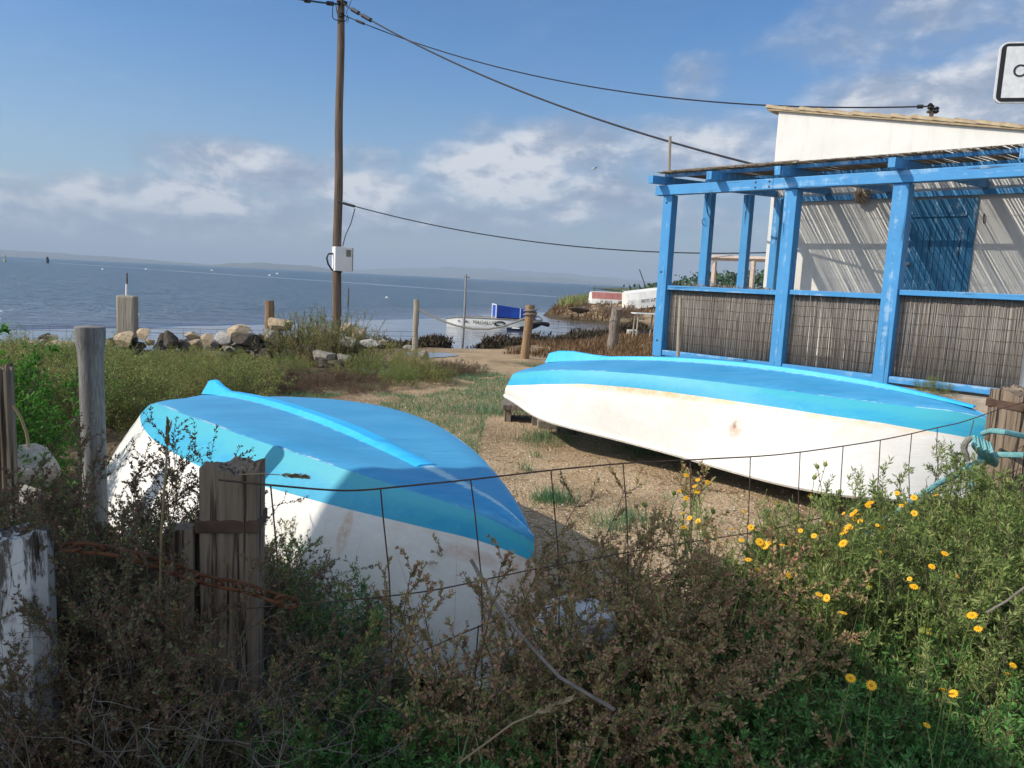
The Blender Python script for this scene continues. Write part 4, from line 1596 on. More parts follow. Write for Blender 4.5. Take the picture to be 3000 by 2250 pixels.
# channel buoy
m = MB()
a = P(15, 777, 260)
m.lathe([(.2, -2), (.55, -.6), (.6, .6), (.45, 1.4), (.25, 1.8), (.12, 2.6), (.3, 2.7), (.3, 3.1), (.1, 3.3)], 12, a)
tag(m.build('channel_buoy', mottled('faded_buoy_paint', (.30, .32, .10), (.40, .40, .20), 2, .6, 0), None, True), 'yellow green channel buoy far out at the left edge of the bay', 'buoy')
gb = 'small white floats on the bay'
fl = None
for i, (x, y, lab) in enumerate(((301, 790, 'white float nearest the left shore, left of the square post'), (428, 790, 'white float on the bay just right of the square post'), (621, 793, 'tiny white float between the two wall posts'), (790, 808, 'white float on the bay above the stout round post'),
                                 (812, 803, 'farther white float above the stout round post'), (1133, 873, 'white float alone on the bay right of the utility pole'))):
    a = G(x, y, WATER_Z)
    if fl is None:
        m = MB()
        m.lathe([(.05, -.12), (.2, -.05), (.24, .08), (.18, .2), (.06, .26)], 12)
        fl = m.build('float', M_['white_plastic'], None, True)
        o = fl
    else:
        o = fl.copy()
        COL.objects.link(o)
    o.location = a
    s = max(.5, a[1] / 150)
    o.scale = (s, s, s)
    tag(o, lab, 'float', gb)

# ------------------------------------------------------------------ flat boat afloat with a blue cover
Yb = 32.5
wl = G(1450, 964, WATER_Z)
Lb = 3.75
skf = empty('moored_boat', (wl[0], wl[1], WATER_Z), rad(-13))
tag(skf, 'low white boat lettered on its side afloat in the cove', 'boat')
mb = MB()
N_ = 25
rows = []
for i in range(N_):
    t = i / (N_ - 1)
    x = -1.86 + Lb * t
    hb = .62 * (1 - max(0, (t - .55) / .45) ** 2.2) * (.82 + .18 * min(1, t / .15))
    zs = .40 + .04 * math.sin(t * 3) + .10 * max(0, t - .6) - (.06 * max(0, (.12 - t) / .12))
    zb2 = -.15 + max(0, (t - .62) / .38) ** 1.8 * .42
    xb = x - .05 * t
    rows.append([(x, -hb, zs), (xb, -hb * .93, zb2 + (zs - zb2) * .45), (xb, -hb * .78, zb2), (xb, 0, zb2 - .04), (xb, hb * .78, zb2), (xb, hb * .93, zb2 + (zs - zb2) * .45), (x, hb, zs)])
V = [p for r in rows for p in r]
Fs, mi = [], []
for i in range(N_ - 1):
    for k in range(6):
        Fs.append((i * 7 + k, (i + 1) * 7 + k, (i + 1) * 7 + k + 1, i * 7 + k + 1))
        mi.append(0 if k in (0, 5) else (1 if k in (1, 4) and i > 15 else (0 if k in (1, 4) else 1)))
Fs.append(tuple(range(7)))
mi.append(0)
mb.v, mb.f, mb.m = V, [list(f) for f in Fs], mi
mb.build('hull', [M_['white_boat'], mottled('dark_blue_boot_top', (.02, .03, .07), (.05, .06, .10), 4, .5, 0)], skf)
mb = MB()
for sg in (0, 6): mb.tube([r[sg] for r in rows], .025, 6)
mb.tube([rows[0][0], rows[0][6]], .025, 6)
mb.build('gunwale', M_['fibre'], skf, True)
mb = MB()
mb.box((-1.7, -.5, .1), (1.1, .5, .14))
mb.build('deck', M_['white_boat'], skf)
mb = MB()
mb.tube([(1.5, -.25, .46), (1.55, -.2, .58), (1.75, -.02, .6), (1.9, 0, .47)], .018, 6)
mb.build('bow_rail', M_['rust'], skf)
mb = MB()
mb.tube([(1.55, -.3, .3), (1.9, -.08, .33), (2.12, 0, .30), (1.92, .08, .33), (1.6, .25, .33)], [.06, .07, .09, .07, .05], 8)
mb.build('bow_fender', M_['black'], skf, True)
mb = MB()
mb.tube([(.35 + .2 * math.cos(a_), -.615 - .002, .25 + .085 * math.sin(a_)) for a_ in np.linspace(0, 2 * math.pi, 17)], .035, 6)
mb.build('tyre_fender', M_['black'], skf, True)
text('MAGALUC', .20, M_['ink'], (-.74, -.626, .20), (rad(90 + 5), 0, 0), 'boat_name', skf)
text('V', .17, mottled('faded_lettering', (.2, .2, .21), (.3, .3, .3), 5, .6, 0), (-1.02, -.626, .22), (rad(90 + 5), 0, 0), 'boat_mark', skf)
mb = MB()
for (x, w_) in ((-1.35, .05), (-1.15, .16)):
    mb.box((x, -.634, .26), (x + w_, -.60, .30))
mb.build('hull_mark', M_['ink'], skf)


def tarp_build(t, b):
    v = t.obj()
    n = t.noise(v, 3.2, 5, .7)
    col = t.ramp(t.noise(v, 1.5, 4, .6), [(.35, (.012, .05, .32)), (.65, (.02, .10, .50))])
    col = t.mix(t.math('MULTIPLY', t.step(n, .64, .70), .7), col, (.35, .48, .75))
    t.put(b.inputs['Base Color'], col)


M_['tarp'] = mat('blue_cover_fabric', tarp_build, rough=.5)
cvr = empty('blue_cover', (wl[0] + .55, wl[1] - .08, WATER_Z + .36), rad(14))
tag(cvr, 'bright blue box shaped cover with white edges standing on the moored boat', 'cover')
mb = MB()
a0, a1, b0, b1_, h0, h1 = -.62, .98, -.36, .36, .62, .44
Vc = [(a0, b0, -.2), (a1, b0, -.2), (a1, b1_, -.2), (a0, b1_, -.2), (a0, b0, h0), (a1, b0, h1), (a1, b1_, h1), (a0, b1_, h0)]
mb.add(Vc, [(0, 1, 5, 4), (1, 2, 6, 5), (2, 3, 7, 6), (3, 0, 4, 7), (4, 5, 6, 7), (3, 2, 1, 0)])
mb.build('cover_panel', M_['tarp'], cvr)
mb = MB()
for e in ((4, 7), (0, 4), (3, 7)):
    mb.tube([Vc[e[0]], Vc[e[1]]], .026, 6)
mb.tube([(.35, b0 - .004, -.1), (.35, b0 - .004, h0 - .11)], .018, 5)
mb.build('white_piping', M_['white_plastic'], cvr)
mb = MB()
mb.box((a0 + .03, b0 - .012, -.19), (a1 - .02, b0 - .004, .14))
mb.build('dark_skirt', mottled('dark_tarp', (.015, .018, .03), (.03, .035, .055), 5, .6, 0), cvr)
mb = MB()
mb.box((a0 - .008, b0 + .04, -.19), (a0 - .002, b1_ - .04, .16))
mb.build('grey_panel', M_['fibre'], cvr)
mb = MB()
a = P(1476, 956, 31.2)
mb.tube([a + np.array([-.9, .02, -.02]), a + np.array([-.4, 0, -.03]), a + np.array([0, 0, .02])], .045, 7)
mb.lathe([(.03, -.06), (.1, -.05), (.11, .05), (.03, .06)], 10, a + np.array([.04, 0, .03]), 1)
tag(mb.build('boat_fender', [M_['white_boat'], M_['tarp']], None, True), 'cream and dark blue fender floating beside the moored boat', 'fender')

# ------------------------------------------------------------------ boats on the far point
def far_boat(name, x, y, Y, L, hgt, beam, rz, mats, label, bands):
    a = P(x, y, Y)
    r = empty(name, a, rz)
    tag(r, label, 'boat', 'upturned boats on the far point')
    mb = MB()
    N2 = 17
    rows = []
    for i in range(N2):
        t = i / (N2 - 1)
        hb = beam * (1 - max(0, (t - .55) / .45) ** 2) * (.85 + .15 * min(1, t / .2))
        zt = hgt * (1 - .25 * max(0, t - .6) / .4)
        x_ = L * (t - .5)
        rows.append([(x_ * 1.02, -hb, 0), (x_, -hb * .92, zt * bands), (x_, -hb * .72, zt * .9), (x_, 0, zt), (x_, hb * .72, zt * .9), (x_, hb * .92, zt * bands), (x_ * 1.02, hb, 0)])
    mb.v = [p for q in rows for p in q]
    for i in range(N2 - 1):
        for k in range(6):
            mb.f.append([i * 7 + k, (i + 1) * 7 + k, (i + 1) * 7 + k + 1, i * 7 + k + 1])
            mb.m.append(0 if k in (0, 5) else 1)
    mb.f.append(list(range(7)))
    mb.m.append(0)
    mb.build('hull', mats, r)
    mb = MB()
    mb.tube([(q[0][0], q[0][1], .015) for q in rows], .03, 6)
    mb.tube([(q[3][0], 0, q[3][2]) for q in rows], .035, 6)
    mb.build('rubbing_strip', mats[0], r)
    return r


rb = far_boat('upturned_boat', 1808, 892, 52, 3.7, .78, .75, rad(5), [M_['white_boat'], M_['red_paint']], 'faded red and cream upturned boat on the far point', .42)
wb = far_boat('upturned_boat', 1912, 896, 47, 3.4, 1.05, .8, rad(8), [M_['white_boat'], M_['white_boat']], 'cream upturned boat with its number upside down on the far point', .5)
wb.rotation_euler = (0, rad(-9), rad(8))
text('N 439 038', .34, M_['ink'], (.55, -.80, .50), (rad(90 - 12), rad(180), 0), 'boat_number', wb)
mb = MB()
a = P(1890, 912, 46.5)
mb.box((-1.2, -.4, -.5), (1.6, .4, 0), bev=.03)
o = mb.build('boat_cradle', M_['grey_wood'])
o.location = a
tag(o, 'low grey timber cradle under the cream upturned boat', 'cradle')
# pale trestle table on the near bank of the cove
a = P(1885, 917, 24.0)
tbx = empty('trestle_table', (a[0], a[1], a[2]), rad(8))
tag(tbx, 'small pale trestle table standing on the cove bank beside the pergola', 'table')
mb = MB()
mb.box((-.32, -.25, -.03), (.55, .25, 0))
mb.build('tabletop', M_['white_boat'], tbx)
for (x, y) in ((-.2, -.18), (.36, -.18), (-.2, .18), (.36, .18)):
    mb = MB()
    mb.tube([(x, y, -.03), (x - .06, y, -1.0)], .025, 6)
    mb.build('leg', M_['post_pale'], tbx)
a = P(1862, 985, 27)
mb = MB()
mb.box((-.3, -.2, -.1), (.05, .2, .22), bev=.03)
o = mb.build('stone_block', M_['rock_pale'])
o.location = a
tag(o, 'pale block at the edge of the cove water under the trestle table', 'stone')
mb = MB()
a = P(1850, 981, 26.6)
ring = [(.30 * math.cos(t_), .30 * math.sin(t_), 0) for t_ in np.linspace(0, 2 * math.pi, 21)]
mb.tube(ring, .09, 8, cap=False)
o = mb.build('old_tyre', M_['black'], None, True)
o.location = a + np.array([.35, 0, .05])
tag(o, 'black tyre lying by the pale block on the cove bank', 'tyre')
mb = MB()
a, b = P(1873, 789, 60), P(1886, 825, 60)
mb.tube([a, b, b + (b - a) * 1.6], .035, 5)
tag(mb.build('fishing_rod', M_['black']), 'thin dark leaning rod behind the cream upturned boat', 'rod')
mb = MB()
a = P(1692, 904, 44)
o = link_mesh('dark_net_heap', rock_mesh(99, M_['rock_dark']))
o.location, o.scale = a + np.array([0, 0, -.05]), (.62, .4, .22)
tag(o, 'dark heap of old netting on the brown beach of the far point', 'heap')

# ------------------------------------------------------------------ seagull
a = P(1741, 495, 90)
gl = empty('seagull', a, rad(30))
tag(gl, 'white seagull flying above the bay', 'bird')
mb = MB()
mb.tube([(-.26, 0, 0), (-.16, 0, .01), (0, 0, .015), (.14, 0, .03), (.22, 0, .05), (.27, 0, .045)], [.02, .06, .085, .065, .05, .015], 10)
mb.tube([(-.26, 0, 0), (-.40, 0, 0)], [.03, .05], 6)
mb.build('body', M_['white_plastic'], gl, True)
mb = MB()
for sg in (1, -1):
    V = []
    for (y, x0_, x1_, z) in ((.05, -.10, .10, .03), (.3, -.08, .14, .17), (.5, -.12, .08, .20), (.72, -.16, -.12, .15)):
        V += [(x0_, sg * y, z), (x1_, sg * y, z), (x0_, sg * y, z + .02), (x1_, sg * y, z + .025)]
    mb = MB()
    Fs = []
    for i in range(3):
        k = i * 4
        Fs += [(k, k + 4, k + 5, k + 1), (k + 2, k + 3, k + 7, k + 6), (k, k + 2, k + 6, k + 4), (k + 1, k + 5, k + 7, k + 3)]
    Fs.append((12, 14, 15, 13))
    mb.add(V, Fs)
    mb.build('wing', mottled('gull_grey', (.45, .46, .48), (.62, .63, .65), 3, .7, 0), gl)

# ------------------------------------------------------------------ road sign, top right
Ys = 4.0
sc_ = P(3142, 210, Ys)
sg_ = empty('road_sign', (sc_[0], sc_[1], 0), rad(-14))
tag(sg_, 'white road sign with a black border cut off by the upper right corner', 'sign')


def rrect(w, h, r, n=6):
    out = []
    for (cx_, cy_, a0_) in ((w - r, h - r, 0), (-w + r, h - r, 90), (-w + r, -h + r, 180), (w - r, -h + r, 270)):
        for i in range(n + 1):
            a_ = rad(a0_ + 90 * i / n)
            out.append((cx_ + r * math.cos(a_), cy_ + r * math.sin(a_)))
    return out


def plate(w, h, r, y0, y1, mm, name):
    mb = MB()
    o_ = rrect(w, h, r)
    n_ = len(o_)
    mb.add([(x, y0, z) for x, z in o_] + [(x, y1, z) for x, z in o_], [tuple(range(n_)), tuple(range(2 * n_ - 1, n_ - 1, -1))] + [(i, n_ + i, n_ + (i + 1) % n_, (i + 1) % n_) for i in range(n_)])
    o = mb.build(name, mm, sg_)
    o.location = (0, 0, sc_[2])
    return o


hw, hh = .335, .148
plate(hw, hh, .035, -.001, .012, M_['white_plastic'], 'sign_plate')
plate(hw - .008, hh - .008, .029, -.005, -.0015, M_['black'], 'black_border')
plate(hw - .030, hh - .024, .004, -.009, -.0055, M_['white_plastic'], 'white_field')
text('O', .085, M_['ink'], (-hw + .066, -.0105, sc_[2] - .022), (rad(90), 0, 0), 'sign_lettering', sg_, .0008)
mb = MB()
mb.tube([(0, .04, -.3), (0, .04, sc_[2] + .12)], .03, 10)
mb.build('sign_pole', M_['steel'], sg_, True)

# ------------------------------------------------------------------ near posts
def sleeper(name, x, y, z, w, d, label, m='sleeper', rz=.0, seed=1, lean=0.0):
    """weathered square timber with a ragged top; x, y centre of the front face"""
    r = random.Random(seed)
    nx_, nz_ = 9, 16
    V, Fs = [], []
    ring = []
    for i in range(nx_): ring.append((-w / 2 + w * i / (nx_ - 1), 0))
    for i in range(1, 5): ring.append((w / 2, d * i / 4))
    for i in range(1, nx_): ring.append((w / 2 - w * i / (nx_ - 1), d))
    for i in range(1, 4): ring.append((-w / 2, d - d * i / 4))
    n_ = len(ring)
    groove = [r.gauss(0, .0035) for _ in ring]
    tops = [r.gauss(0, .010) for _ in ring]
    for k in range(nz_):
        f = k / (nz_ - 1)
        for i, (a, b) in enumerate(ring):
            cx_, cy_ = a, b - d / 2
            s = 1 + groove[i] / max(w, .05) * 4 * (.6 + .4 * f)
            V.append((cx_ * s + lean * f * z, cy_ * s + d / 2, -.3 + (z + .3) * f + (tops[i] if k == nz_ - 1 else 0)))
    for k in range(nz_ - 1):
        for i in range(n_):
            j = (i + 1) % n_
            Fs.append((k * n_ + i, k * n_ + j, (k + 1) * n_ + j, (k + 1) * n_ + i))
    c = len(V)
    V.append((lean * z, d / 2, z - .012))
    for i in range(n_): Fs.append(((nz_ - 1) * n_ + i, (nz_ - 1) * n_ + (i + 1) % n_, c))
    mb = MB()
    mb.add(V, Fs)
    root = empty(name, (x, y, 0), rz)
    mb.build('timber', M_[m], root)
    return tag(root, label, 'post')


# left gatepost with a cross strap
t = P(668, 1372, 1.75)
gp = sleeper('gate_post', t[0], t[1], t[2], .128, .09, 'short split grey gatepost in shade with a dark strap and a rusty chain', 'sleeper', rad(8), 3)
mb = MB()
z_ = P(690, 1540, 1.75)[2]
mb.box((-.075, -.008, z_ - .018), (.072, .108, z_ + .012), bev=.004)
mb.build('iron_strap', M_['strap'], gp)
mb = MB()
mb.box((-.145, -.004, -.3), (-.078, .05, z_ - .01), bev=.005)
mb.build('side_batten', M_['sleeper'], gp)
# grey pipe post
t = P(263, 956, 3.0)
r = 72 / F * 3.0 / 2
mb = MB()
b_ = np.array([t[0] + .012, t[1], -.3])
pts, rr = [], []
for f, k in ((0, .93), (.3, .92), (.6, .93), (.90, .93), (.935, 1.0), (.965, 1.12), (.985, 1.16), (.998, 1.14), (1.0, 1.05)):
    pts.append(b_ * (1 - f) + t * f)
    rr.append(r * k)
mb.tube(pts, rr, 24)
pp = empty('pipe_post', (0, 0, 0))
tag(pp, 'upright grey pipe used as a post with a flared collar at its top', 'post')
mb.build('pipe', M_['fibre'], pp, True)
mb = MB()
a = P(268, 1447, 3.0)
mb.tube([a + np.array([r * 1.0 * math.cos(q_), r * 1.0 * math.sin(q_), .003 * q_]) for q_ in np.linspace(0, 6.5, 22)], .0045, 5)
mb.build('tie_wire', M_['rust'], pp)
# white peeling post
t = P(4, 1580, 1.55)
wp = sleeper('white_post', t[0], t[1], t[2], .125, .085, 'square wooden post with peeling white paint at the lower left', 'white_peeling', rad(0), 9)
# dark post at the left edge
t = P(10, 1082, 3.5)
sleeper('edge_post', t[0] - .05, t[1], t[2], .105, .09, 'dark weathered post cut by the left edge beside the bright green plant', 'dark_wood', rad(5), 5)
# right gatepost
t = P(2990, 1150, 3.7)
rp = sleeper('gate_post', t[0] + .16, t[1], t[2], .30, .22, 'broad sunlit grey gatepost at the right edge with turquoise rope around it', 'sleeper', rad(22), 12)
mb = MB()
z_ = P(2950, 1190, 3.7)[2]
mb.box((-.156, -.010, z_ - .022), (.15, .226, z_ + .018), bev=.004)
mb.build('iron_strap', M_['strap'], rp)
# big pale rock at the left
o = link_mesh('white_rock', rock_mesh(41, M_['rock_pale'], 0))
o.location, o.scale = P(45, 1395, 4.2), (.20, .18, .19)
tag(o, 'big whitish rock at the left edge below the dark post', 'rock')
o = link_mesh('white_rock', rock_mesh(44, M_['rock_pale'], 0))
o.location, o.scale = P(85, 1465, 3.9), (.11, .1, .09)
tag(o, 'small whitish rock half hidden in the dark shrubs at the left edge', 'rock')

# turquoise rope round the right gatepost
rope = []
mb = MB()
K_ = 3.62
mb.tube([P(x, y, K_ + dy) for (x, y, dy) in ((3060, 1285, .1), (2990, 1276, -.1), (2945, 1266, -.12), (2905, 1262, -.02), (2880, 1270, .1))], .0135, 8)
mb.tube([P(x, y, K_ + dy) for (x, y, dy) in ((3060, 1328, .1), (2990, 1333, -.1), (2920, 1332, -.05), (2895, 1338, -.02), (2850, 1362, -.06), (2800, 1392, -.12), (2750, 1416, -.18), (2715, 1440, -.24), (2660, 1475, -.3), (2600, 1520, -.36), (2520, 1580, -.46), (2420, 1650, -.55))], .0135, 8)
for k in range(6):
    x0_, y0_ = 2852 + k * 9, 1280 + k * 4
    mb.tube([P(x0_, y0_, K_ - .02), P(x0_ + 2 + k, y0_ + 26, K_ - .07 - .01 * (k % 2)), P(x0_ + 22, y0_ + 52, K_ - .05), P(x0_ + 18, y0_ + 62, K_ + .02)], .013, 7)
mb.tube([P(2850, 1372, K_), P(2846, 1400, K_ - .02), P(2850, 1440, K_ - .02), P(2862, 1470, K_)], .012, 7)
o = mb.build('rope', M_['rope_teal'], None, True)
tag(o, 'thick turquoise rope knotted around the right gatepost', 'rope')
mb = MB()
mb.tube([P(x, y, K_ - .08) for (x, y) in ((2842, 1282), (2828, 1298), (2823, 1312), (2830, 1332), (2834, 1350))], .014, 8)
tag(mb.build('bent_pipe', M_['rope_grey'], None, True), 'short bent grey pipe hanging beside the turquoise knot', 'pipe')

# ------------------------------------------------------------------ wire fence across the foreground
def fy(x):                                           # forward distance of the fence at photo x
    xs_ = [560, 793, 1115, 1379, 1614, 1825, 2022, 2198, 2344, 2470, 2579, 2674, 2746, 2853, 3000]
    ys_ = [1.66, 1.75, 1.91, 2.07, 2.235, 2.40, 2.56, 2.72, 2.88, 3.04, 3.2, 3.37, 3.5, 3.62, 3.66]
    return float(np.interp(x, xs_, ys_))


def wline(pts, r, mb):
    xs_ = [p[0] for p in pts]
    ys_ = [p[1] for p in pts]
    n_ = max(12, int((xs_[-1] - xs_[0]) / 40))
    X = np.linspace(xs_[0], xs_[-1], n_)
    Yp = np.interp(X, xs_, ys_)
    k = np.ones(3) / 3
    Yp[1:-1] = np.convolve(Yp, k, 'valid')
    mb.tube([P(x, y, fy(x)) for x, y in zip(X, Yp)], r, 5)


wf_ = empty('wire_fence', P(1500, 2000, 2.2) * np.array([1, 1, 0]))
tag(wf_, 'sagging rusty square wire fence strung between the two gateposts', 'fence')


def wpart(mb, name):
    o = mb.build(name, M_['wire'], None)
    o.parent = wf_
    o.matrix_parent_inverse = Matrix.Translation(wf_.location).inverted()


HW = [[(640, 1405), (700, 1412), (793, 1421), (960, 1436), (1050, 1438), (1115, 1431), (1379, 1405), (1614, 1377), (1825, 1357), (2022, 1347), (2198, 1338), (2241, 1336), (2344, 1325), (2470, 1307), (2579, 1290), (2671, 1271), (2746, 1252), (2853, 1231), (2872, 1216), (2905, 1204), (2950, 1192), (3010, 1175)],
      [(640, 1790), (790, 1776), (1000, 1760), (1145, 1746), (1271, 1730), (1411, 1700), (1579, 1664), (1700, 1645), (1836, 1618), (2022, 1588), (2250, 1553), (2500, 1496), (2700, 1448), (2931, 1342), (3000, 1305)],
      [(900, 2010), (1145, 1945), (1240, 1907), (1416, 1828), (1633, 1773), (1746, 1744), (1900, 1712), (2100, 1672), (2400, 1600), (2700, 1500), (2940, 1395), (3000, 1368)],
      [(1150, 2070), (1348, 2008), (1565, 1945), (1750, 1895), (2000, 1820), (2400, 1705), (2800, 1560)]]
for h in HW:
    mb = MB()
    wline(h, .0026 if h is HW[0] else .0021, mb)
    wpart(mb, 'strand')
VW = [[(793, 1421), (806, 1560), (818, 1700), (822, 1900), (826, 2100)], [(1115, 1431), (1122, 1510), (1140, 1680), (1145, 1810), (1150, 2050)], [(1379, 1405), (1391, 1500), (1411, 1700), (1413, 1850), (1411, 2030)],
      [(1402, 1832), (1395, 1920), (1389, 2020)], [(1614, 1377), (1625, 1500), (1637, 1640), (1638, 1760), (1637, 1920)], [(1630, 1775), (1625, 1880), (1627, 1920)], [(1825, 1357), (1836, 1500), (1840, 1620), (1838, 1740), (1836, 1890)],
      [(2022, 1347), (2024, 1480), (2025, 1600), (2024, 1800)], [(2198, 1338), (2196, 1430), (2188, 1600), (2180, 1800)], [(2344, 1325), (2340, 1420), (2338, 1560)], [(2470, 1307), (2464, 1400), (2458, 1560)],
      [(2579, 1290), (2574, 1380), (2568, 1480), (2566, 1640)], [(2671, 1271), (2662, 1370), (2664, 1430), (2662, 1560)], [(2746, 1252), (2744, 1320), (2748, 1362), (2738, 1420), (2735, 1540)], [(2853, 1231), (2838, 1290), (2822, 1370), (2800, 1480)],
      [(2905, 1204), (2898, 1262), (2886, 1345), (2880, 1460)]]
for v_ in VW:
    mb = MB()
    y_ = fy(v_[0][0])
    mb.tube([P(x, y, y_) for x, y in v_], .0021, 5)
    wpart(mb, 'stay')

# rusty chain from the white post to the gatepost
link = MB()
ring = [(.020 * math.cos(a_) + (.012 if math.cos(a_) > 0 else -.012), .013 * math.sin(a_), 0) for a_ in np.linspace(0, 2 * math.pi, 17)]
link.tube(ring, .0042, 6, cap=False)
chn = empty('chain', P(700, 1690, 1.66) * np.array([1, 1, 0]))
tag(chn, 'rusty iron chain hanging between the white post and the gatepost', 'chain')
lm = None
path = [P(x, y, Y) for (x, y, Y) in ((190, 1600, 1.62), (235, 1604, 1.60), (330, 1612, 1.60), (430, 1640, 1.60), (545, 1680, 1.655), (610, 1702, 1.655), (700, 1718, 1.655), (760, 1735, 1.655), (815, 1755, 1.66), (862, 1770, 1.69))]
path = np.array(path)
seg_ = np.r_[0, np.cumsum(np.linalg.norm(np.diff(path, axis=0), axis=1))]
nl = int(seg_[-1] / .043)
for i in range(nl):
    s0, s1 = (i + .1) / nl * seg_[-1], (i + .9) / nl * seg_[-1]
    a = np.array([np.interp(s0, seg_, path[:, k]) for k in range(3)])
    b = np.array([np.interp(s1, seg_, path[:, k]) for k in range(3)])
    d = Vector(b - a).normalized()
    q = d.to_track_quat('X', 'Z')
    mtx = Matrix.Translation(Vector((a + b) / 2 - np.array(chn.location))) @ q.to_matrix().to_4x4() @ Matrix.Rotation(rad(90 * (i % 2) + 20), 4, 'X')
    if lm is None:
        o = link.build('chain_link', M_['rust'], chn, True)
        lm = o
    else:
        o = lm.copy()
        COL.objects.link(o)
        o.parent = chn
    o.matrix_local = mtx

# ------------------------------------------------------------------ plants
def unit(v):
    return v / (np.linalg.norm(v, axis=-1, keepdims=True) + 1e-9)


def strands(base, d0, length, K, curl, droop, rng):
    """n growing lines of K points: base (n,3), start direction d0 (n,3), length (n,)"""
    n = len(base)
    pts = np.zeros((n, K, 3))
    pts[:, 0] = base
    d = unit(d0)
    st = (length / (K - 1))[:, None]
    for k in range(1, K):
        pts[:, k] = pts[:, k - 1] + d * st
        d = unit(d + rng.normal(0, curl, (n, 3)) + np.array([0, 0, -droop]))
    return pts


def tubes_np(pts, r0_, r1_, sides=3):
    n, K, _ = pts.shape
    d = unit(pts[:, -1] - pts[:, 0])
    ref = np.where(np.abs(d[:, 2:3]) > .8, np.array([[1.0, 0, 0]]), np.array([[0, 0, 1.0]]))
    u = unit(np.cross(d, ref))
    v = np.cross(u, d)
    rr = np.linspace(1, 0, K)[None, :, None]
    R_ = (np.asarray(r1_).reshape(-1, 1, 1) + (np.asarray(r0_).reshape(-1, 1, 1) - np.asarray(r1_).reshape(-1, 1, 1)) * rr)
    V = np.stack([pts + (u * math.cos(2 * math.pi * j / sides) + v * math.sin(2 * math.pi * j / sides))[:, None] * R_ for j in range(sides)], 2)
    idx = np.arange(n * K * sides).reshape(n, K, sides)
    Fs = []
    for j in range(sides):
        j2 = (j + 1) % sides
        Fs.append(np.stack([idx[:, :-1, j], idx[:, :-1, j2], idx[:, 1:, j2], idx[:, 1:, j]], -1).reshape(-1, 4))
    return V.reshape(-1, 3), np.concatenate(Fs)


def leaves_np(p, d, L, w, rng):
    """diamond leaves at p (n,3) pointing along d, length L, width w"""
    n = len(p)
    d = unit(d)
    s = unit(np.cross(d, rng.normal(0, 1, (n, 3))))
    L = L[:, None]
    w = w[:, None]
    nn = np.cross(s, d)
    mid = p + d * L * .5 + nn * L * .06
    V = np.stack([p, mid + s * w * .5, p + d * L - nn * L * .08, mid - s * w * .5], 1)
    return V.reshape(-1, 3), np.arange(n * 4).reshape(n, 4)


def along(pts, rng, m, lo, hi):
    """m random points on each strand: positions, tangents"""
    n, K, _ = pts.shape
    t = rng.uniform(lo, hi, (n, m)) * (K - 1)
    i = np.minimum(t.astype(int), K - 2)
    f = (t - i)[..., None]
    r_ = np.arange(n)[:, None]
    a, b = pts[r_, i], pts[r_, i + 1]
    return (a + (b - a) * f).reshape(-1, 3), unit(b - a).reshape(-1, 3), t.reshape(-1) / (K - 1)


def shrub(name, rng, mains=14, H=.7, base=.15, tilt=.6, twigs=9, tw_len=.25, subs=0, sub_len=.1, leaf=.010, lw=.0035, per=22, lm='lf_red', sm='stem_brown', r=.004,
          curl=.12, droop=.05, tw_droop=0.0, leaf_on_main=0, ang=.9, lo=.25, stems_only=False, K=9, up=.35):
    root = empty(name)
    th = rng.uniform(0, 2 * math.pi, mains)
    rb = base * np.sqrt(rng.uniform(0, 1, mains))
    b0 = np.stack([rb * np.cos(th), rb * np.sin(th), np.full(mains, -.03)], -1)
    tl = np.abs(rng.normal(0, tilt, mains))
    ph = th + rng.normal(0, .6, mains)
    d0 = np.stack([np.sin(tl) * np.cos(ph), np.sin(tl) * np.sin(ph), np.cos(tl)], -1)
    M1 = strands(b0, d0, H * rng.uniform(.7, 1.2, mains), K, curl, droop, rng)
    TV, TF = [tubes_np(M1, np.full(mains, r), np.full(mains, r * .35))], None
    srcs = []
    p, t, f = along(M1, rng, twigs, lo, 1.0)
    n = len(p)
    side = unit(np.cross(t, rng.normal(0, 1, (n, 3))))
    d = unit(t * rng.uniform(.3, 1.0, (n, 1)) + side * .8 + np.array([0, 0, up]))
    M2 = strands(p, d, tw_len * rng.uniform(.4, 1.2, n) * (1.15 - .5 * f), 6, curl, tw_droop, rng)
    TV.append(tubes_np(M2, np.full(n, r * .45), np.full(n, r * .18)))
    srcs.append((M2, per, .08))
    if subs:
        p, t, f = along(M2, rng, subs, .2, 1.0)
        n = len(p)
        side = unit(np.cross(t, rng.normal(0, 1, (n, 3))))
        d = unit(t * .7 + side * .8 + np.array([0, 0, up * .6]))
        M3 = strands(p, d, sub_len * rng.uniform(.4, 1.2, n), 4, curl, tw_droop, rng)
        TV.append(tubes_np(M3, np.full(n, r * .28), np.full(n, r * .14)))
        srcs.append((M3, max(3, int(per * .6)), .1))
    if leaf_on_main: srcs.append((M1, leaf_on_main, lo))
    V, Fq, o_ = [], [], 0
    for a, b in TV:
        V.append(a)
        Fq.append(b + o_)
        o_ += len(a)
    npmesh('stems', np.concatenate(V), np.concatenate(Fq), M_[sm], root)
    if not stems_only:
        V, Fq, o_ = [], [], 0
        for S_, m_, lo_ in srcs:
            p, t, f = along(S_, rng, m_, lo_, 1.0)
            n = len(p)
            side = unit(np.cross(t, rng.normal(0, 1, (n, 3))))
            d = t * math.cos(ang) + side * math.sin(ang) + np.array([0, 0, .15])
            a, b = leaves_np(p, d, leaf * rng.uniform(.6, 1.25, n), lw * rng.uniform(.7, 1.2, n), rng)
            V.append(a)
            Fq.append(b + o_)
            o_ += len(a)
        npmesh('foliage', np.concatenate(V), np.concatenate(Fq), M_[lm], root)
    root.location = (0, 0, -50)
    return root


used = set()


